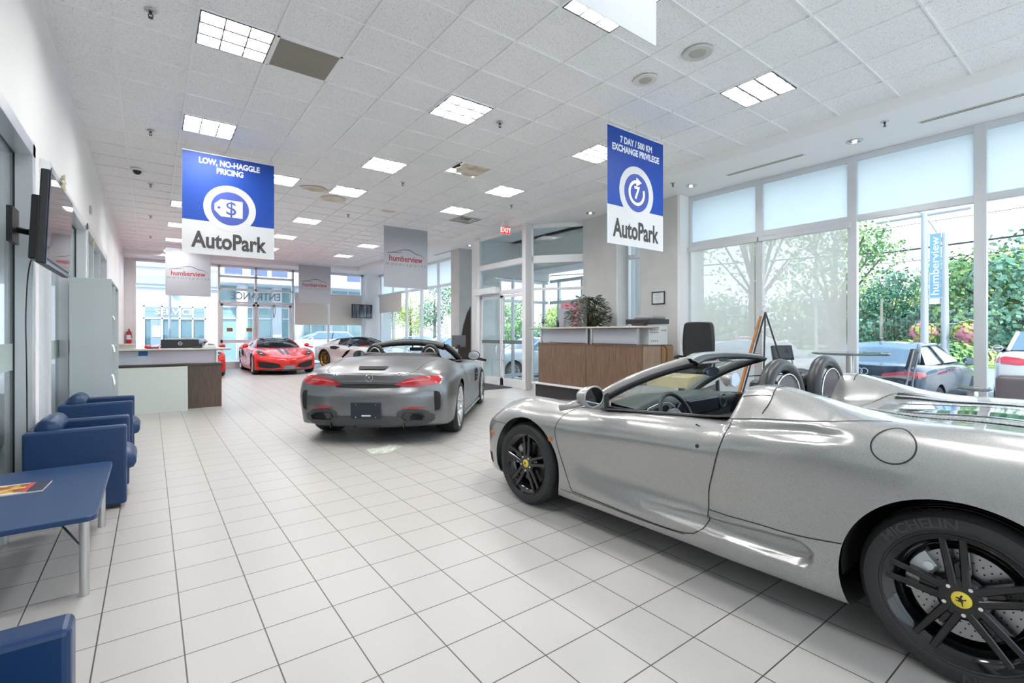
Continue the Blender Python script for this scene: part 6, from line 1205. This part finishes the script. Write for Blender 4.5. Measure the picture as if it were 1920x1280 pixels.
for k,(z0,z1,r_,lb) in enumerate(((9.25,9.6,.03,'upper overhead wire crossing the sky outside'),(6.6,6.9,.015,'thin second overhead wire outside'),(5.35,5.85,.045,'thick overhead cable outside'),(4.8,5.1,.018,'lowest thin overhead wire outside'))):
    tag(obj('power_line',MB().tube([(30,60,z1+2.2),(30,25,z1+.4),(30,8,z0+.1),(30,-8,z1),(30,-30,z1+.7)],r_,5),mat('wire_black',(.03,.035,.045),.6),None),lb,'wire')
# parked cars
def plain_car(label,loc,rz,paint,L=4.6,H=1.42,W=1.84,kind='sedan',rings=False,group=None):
    t=thing('parked_car',label,'car',loc,rz,group); k=H/1.42; w=W/2; f=L/4.6
    up_=lambda z:z if z<.5 else .5+(z-.5)*1.22
    def row(x,z0,c2,c3,c4,c5,c6,c7,c8,z9=.2): return [(x*f,0,up_(z0)*k),(x*f,.3*w/.92,up_(z0)*k)]+[(x*f,a*w/.92,up_(b)*k) for a,b in (c2,c3,c4,c5,c6,c7,c8)]+[(x*f,.4,z9)]
    bz=.93 if kind=='sedan' else .98
    rows=[row(3.35,.70,(.5,.70),(.66,.68),(.74,.64),(.78,.56),(.79,.42),(.78,.32),(.76,.24)),row(3.1,.80,(.55,.79),(.72,.77),(.83,.70),(.88,.58),(.88,.42),(.87,.30),(.85,.22)),row(2.65,.88,(.58,.87),(.74,.85),(.85,.78),(.91,.64),(.91,.45),(.90,.3),(.87,.2)),row(1.9,.95,(.6,.94),(.76,.91),(.86,.86),(.92,.68),(.91,.45),(.91,.28),(.88,.2)),row(.9,.95,(.62,.94),(.78,.92),(.87,.88),(.92,.70),(.91,.46),(.91,.28),(.88,.2)),row(0,.96,(.62,.95),(.77,.94),(.86,.90),(.92,.72),(.92,.5),(.91,.3),(.88,.22)),row(-.6,.97,(.60,.965),(.73,.95),(.82,.91),(.88,.76),(.88,.56),(.87,.38),(.84,.28)),row(-.86,.95,(.58,.945),(.68,.93),(.76,.89),(.81,.78),(.82,.6),(.81,.42),(.79,.32))]
    nose=wrap(rows[0],[(3.48*f,.66*k),(3.5*f,.63*k),(3.53*f,.60*k),(3.55*f,.53*k),(3.56*f,.48*k),(3.56*f,.42*k),(3.56*f,.36*k),(3.55*f,.3*k),(3.52*f,.24*k),(3.4*f,.2)],2.2)
    tail=wrap(rows[-1],[(-.96*f,1.045*k),(-.965*f,1.035*k),(-.97*f,1.01*k),(-.975*f,.96*k),(-.98*f,.89*k),(-.985*f,.77*k),(-1.0*f,.58*k),(-1.0*f,.42*k),(-.97*f,.3*k),(-.9*f,.25)],2.8)
    S=CarSurf(nose[::-1]+rows+tail,[4,4,3,3,4,5,5,3,3],.06); S.cut_cyl(2.65*f,.33,.38,.6); S.cut_cyl(0,.33,.38,.6); C=S.C=S.V[S.F].mean(axis=1)
    for m_ in (C[:,1]>.6,C[:,1]<-.6): S.emit('door',m_&(C[:,0]>.5)&(C[:,0]<2.1)&(C[:,2]>.3*k),paint,t)
    S.emit('rear_bumper',(C[:,0]<-.6)&(C[:,2]<.62*k),paint,t); S.emit('body_shell',S.keep.copy(),paint,t)
    re=-.30 if kind=='sedan' else -.80
    base=arc3((1.95*f,.74*w/.92,.99*k),(2.15*f,0,1.04*k),9); top=arc3((1.25*f,.58*w/.92,1.36*k),(1.35*f,0,1.41*k),9); rt=arc3((.25*f if kind=='sedan' else -.45*f,.57*w/.92,1.35*k),(.2*f if kind=='sedan' else -.5*f,0,1.41*k),9); rb=arc3((re*f,.68*w/.92,1.06*k),((re-.08)*f,0,1.07*k),9)
    WG=mat('car_window',(.12,.20,.28),.05,0,coat=1); obj('windscreen',MB().grid(sheet(base,top,5)),WG,t,smooth=True); obj('roof',MB().grid(sheet(top,rt,5,(0,0,.02))),paint,t,smooth=True); rw_=sheet(rt,rb,5); obj('rear_window',MB().grid(rw_),WG,t,smooth=True)
    for i,s in ((0,1),(-1,-1)):
        up=[top[i].lerp(rt[i],q/8) for q in range(9)]; lo=[Vector((1.9*f-(1.9*f-re*f)*q/8,s*.78*w/.92,1.03*k)) for q in range(9)]; sw=obj('side_window',MB().grid([up,lo]),WG,t)
        obj('window_pillar',MB().tube([up[4],lo[4]],.03,6),M['gloss_black'],sw)
        obj('roof_rail',MB().tube([base[i]]+[base[i].lerp(top[i],q/4) for q in range(1,5)]+up[1:]+[rt[i].lerp(rb[i],q/4) for q in range(1,5)],.035,6),paint,t,smooth=True)
        mirror_pod(t,1.65*f,s*(w+.07),1.05*k,s,paint,.08,.12,((.05,.16,-.06),))
        tl=[(s*.35,.90*k),(s*.55,.94*k),(s*.74,.96*k),(s*.80,.94*k),(s*.80,.83*k),(s*.55,.82*k),(s*.38,.84*k)]; S.patch('tail_light',tl,'rear',mat('tail_bright',(.72,.06,.10),.2,coat=1),t,.008,8,10)
        S.patch('tail_light_side',[(-.86*f,.95*k),(-.64*f,.93*k),(-.68*f,.86*k),(-.86*f,.84*k)],'L' if s>0 else 'R',M['tail_bright'],t,.008,6,6)
    for x in (2.65*f,0):
        for s in (1,-1): wheel('multi',.335,.22,.235,.2,t,(x,s*(w-.01),.335),s,M['silver_rim'],1)
    for s in (1,-1): arch_liner(t,2.65*f,.33,.385,w-.08,.5,s); arch_liner(t,0,.33,.385,w-.08,.5,s)
    if rings:
        for q in range(4):
            p,_=S.ray('rear',-.12+.08*q,.93*k); obj('ring_emblem',MB().tube([(p.x-.012,-.12+.08*q+.052*math.cos(2*PI*j/24),.93*k+.052*math.sin(2*PI*j/24)) for j in range(24)],.008,6,closed=True),CHROME,t,smooth=True)
        obj('roof_antenna',MB().box(.25,0,1.46,.14,.04,.07),M['gloss_black'],t,bevel=.015)
        p,_=S.ray('rear',0,.6); obj('number_plate',MB().b2(p.x-.02,-.16,.52,p.x,.16,.66),M['plate_grey'],t)
    return t
NAVY=mat('navy_paint',(.02,.045,.10),.18,.3,coat=1); SILV2=mat('pale_silver_paint',(.55,.57,.60),.3,.4,coat=1); LBL=mat('pale_blue_paint',(.35,.42,.52),.3,.3,coat=1)
plain_car('navy sedan with four-ring emblem and red tail lights outside the wide window',(10.75,3.12,GR),0,NAVY,rings=True)
plain_car('white suv with red tail light at the right edge outside',(14.4,1.12,GR),R(4),WP,4.6,1.66,1.9,'suv')
plain_car('pale silver car outside behind the wide sheer blind',(10.9,5.9,GR),R(0),SILV2)
plain_car('light grey car outside behind the last sheer blind',(11.2,8.7,GR),R(0),SILV2)
plain_car('red car far outside behind the sheer blind',(24,11.3,GR),R(90),RED)
plain_car('white car parked outside the entrance doors',(12.05,13.35,GR),R(180),WP)
plain_car('pale blue car outside the far side windows, left bay',(12.2,26.0,GR),R(-90),LBL); plain_car('silver car outside the far side windows, right bay',(12.4,20.4,GR),R(180),SILV2); plain_car('white suv parked in the yard behind the white sports car',(9.3,30.6,GR),R(180),WP,4.7,1.7,1.9,'suv')
# service building across the yard
BW2=mat('facade_white',(.70,.74,.80),.7); BS=mat('facade_bluegrey',(.42,.48,.58),.7); WB=mat('facade_window',(.10,.20,.26),.08,0,coat=1); FB=mat('facade_frame',(.75,.79,.85),.5)  # facade palette: white walls, darker blue-grey cornice and band, panes, frames
t=thing('service_building','white service building across the yard with SERVICE sign and glazed front','building',(0,34,GR))
fc=MB()
for a in ((-30,0,0,-.35,1.0,5.3),(2.65,0,0,3.25,1.0,5.3),(-.35,0,3.15,2.65,1.0,5.3),(3.25,0,4.5,14,1.0,6.5),(-30,1.0,0,14,9,5.3),(6.3,0,0,6.8,1,4.6),(9.6,0,0,10.0,1,4.6),(13.5,0,0,14,1.0,6.5)): fc.b2(*a)
obj('wall',fc,BW2,t); cn=MB()
for z in (4.35,4.15,5.3): cn.b2(-30,-.12,z,3.3,.0,z+.10)
obj('cornice',cn,BS,t); obj('wall_band',MB().b2(-30,-.02,4.45,3.3,0,4.85),BS,t)
wf=MB()
for x in (-.30,.52,1.35,1.98,2.6): wf.b2(x-.04,-.05,0,x+.04,.05,3.15)
for z in (2.42,3.10): wf.b2(-.35,-.05,z-.04,2.65,.05,z+.04)
wo=obj('window_frame',wf,FB,t); obj('window_pane',MB().b2(-.3,.05,0,2.6,.07,3.1),WB,wo); obj('sign_panel',MB().b2(-.3,-.04,2.46,2.6,.0,3.06),mat('sign_green',(.23,.33,.36),.5),t)
text('sign_text','SERVICE',.5,mat('sign_letters',(.85,.88,.90),.5),t,lambda x,y,h:(1.13+x,-.05-h,2.78+y),.02,.02,1.85)
obj('entry_door',MB().b2(.0,-.03,0,.50,.0,2.35),mat('door_blue',(.25,.33,.48),.5),t); obj('door_poster',MB().b2(.08,-.05,1.35,.45,-.03,2.0),mat('poster_white',(.72,.74,.78),.6),t)
for x0,x1 in ((3.3,6.3),(6.85,9.6),(10.0,13.5)):
    wf=MB(); n_=3
    for q in range(n_+1): x=x0+(x1-x0)*q/n_; wf.b2(x-.04,.3,0,x+.04,.4,4.5)
    for z in (2.5,3.2): wf.b2(x0,.3,z-.04,x1,.4,z+.04)
    wo=obj('window_frame',wf,FB,t); obj('window_pane',MB().b2(x0,.42,0,x1,.44,4.5),mat('facade_glass_pale',(.30,.48,.52),.1,0,coat=1),wo)
for x in (3.6,5.0,6.2,8.2,11): obj('upper_window',MB().b2(x,-.03,5.15,x+.95,0,5.85),mat('pane_indigo',(.10,.13,.25),.1,coat=1),t)
for x in (4.35,7.5): obj('round_column',MB().cyl((x,-1.6,0),(x,-1.6,4.5),.28,n=24),BW2,t,smooth=True)
obj('canopy',MB().b2(3.2,-2.2,4.5,14,0,4.95),BW2,t)
obj('yard_lamp',MB().b2(.95,-.25,3.75,1.25,0,3.95),mat('lamp_box',(.55,.55,.52),.5),t)
tag(obj('yard_pole',MB().cyl((.62,24,GR),(.62,24,3.2),.05,n=10),PM,None),'slim grey pole in the yard left of the SERVICE sign','pole')
tag(obj('red_sign',MB().b2(13.0,12.9,.2,13.1,14.3,2.6),mat('sign_rose',(.70,.10,.14),.5),None),'red rectangular sign outside the vestibule glass','sign')
tag(obj('brick_wall',MB().b2(35.5,gp(1690,35.5),GR,35.8,gp(1600,35.5),.55),noisy('brick_pink','#a77a70','#b98d82',12,.9),None),'low pinkish brick wall across the road behind the navy sedan','wall')
# office outer window light
struct('window_11',MB().b2(-5.06,3.2,1.0,-5.02,20,1.06).b2(-5.06,3.2,2.6,-5.02,20,2.66),FRAME)

hd=MB(); g=random.Random(3)
for q in range(9000):
    X=47+g.uniform(0,9); y=g.uniform(-45,75); z=GR+.45+g.uniform(0,2.3)*(1 if g.random()<.8 else 1.4); s_=.3; d=Vector((g.gauss(-1,.5),g.gauss(0,1),g.gauss(.3,1))).normalized(); u=d.orthogonal().normalized(); v=d.cross(u); p=Vector((X,y,z)); hd.add([p+u*s_,p+v*s_*.6,p-u*s_*.6,p-v*s_*.6],[(0,1,2,3)])
tag(obj('undergrowth',hd,LB2,None,fixn=False),'dense dark green undergrowth between the trunks across the road','bushes',kind='stuff')
for x,y,z,w_,lb in ((-3.6,6.4,1.0,1.3,'brown office cabinet seen through the glass beside the bookcase'),(-3.9,4.3,.95,1.2,'low brown cabinet behind the leftmost glass panel')):
    t=thing('office_cabinet',lb,'cabinet',(x,y,0)); obj('cabinet_body',MB().b2(-.25,-w_/2,0,.25,w_/2,z),noisy('cabinet_brown','#5a5048','#6e6358',3,.5,stretch=(20,20,1)),t,bevel=.004); obj('cabinet_door',MB().b2(.251,-w_/2+.02,.05,.268,-.01,z-.05),M['cabinet_brown'],t); obj('cabinet_door',MB().b2(.251,.01,.05,.268,w_/2-.02,z-.05),M['cabinet_brown'],t)
bl=MB()
for q in range(90): y=3.3+q*.16; bl.b2(-5.0,y,1.05,-4.995,y+.13,2.6)
o=tag(obj('vertical_blind',bl,glassy('blind_fabric',(.9,.9,.9),.01,diff=.8,dcol=(.85,.85,.84)),None),'white vertical blinds glowing in the office window behind the left glass','blind',kind='stuff')
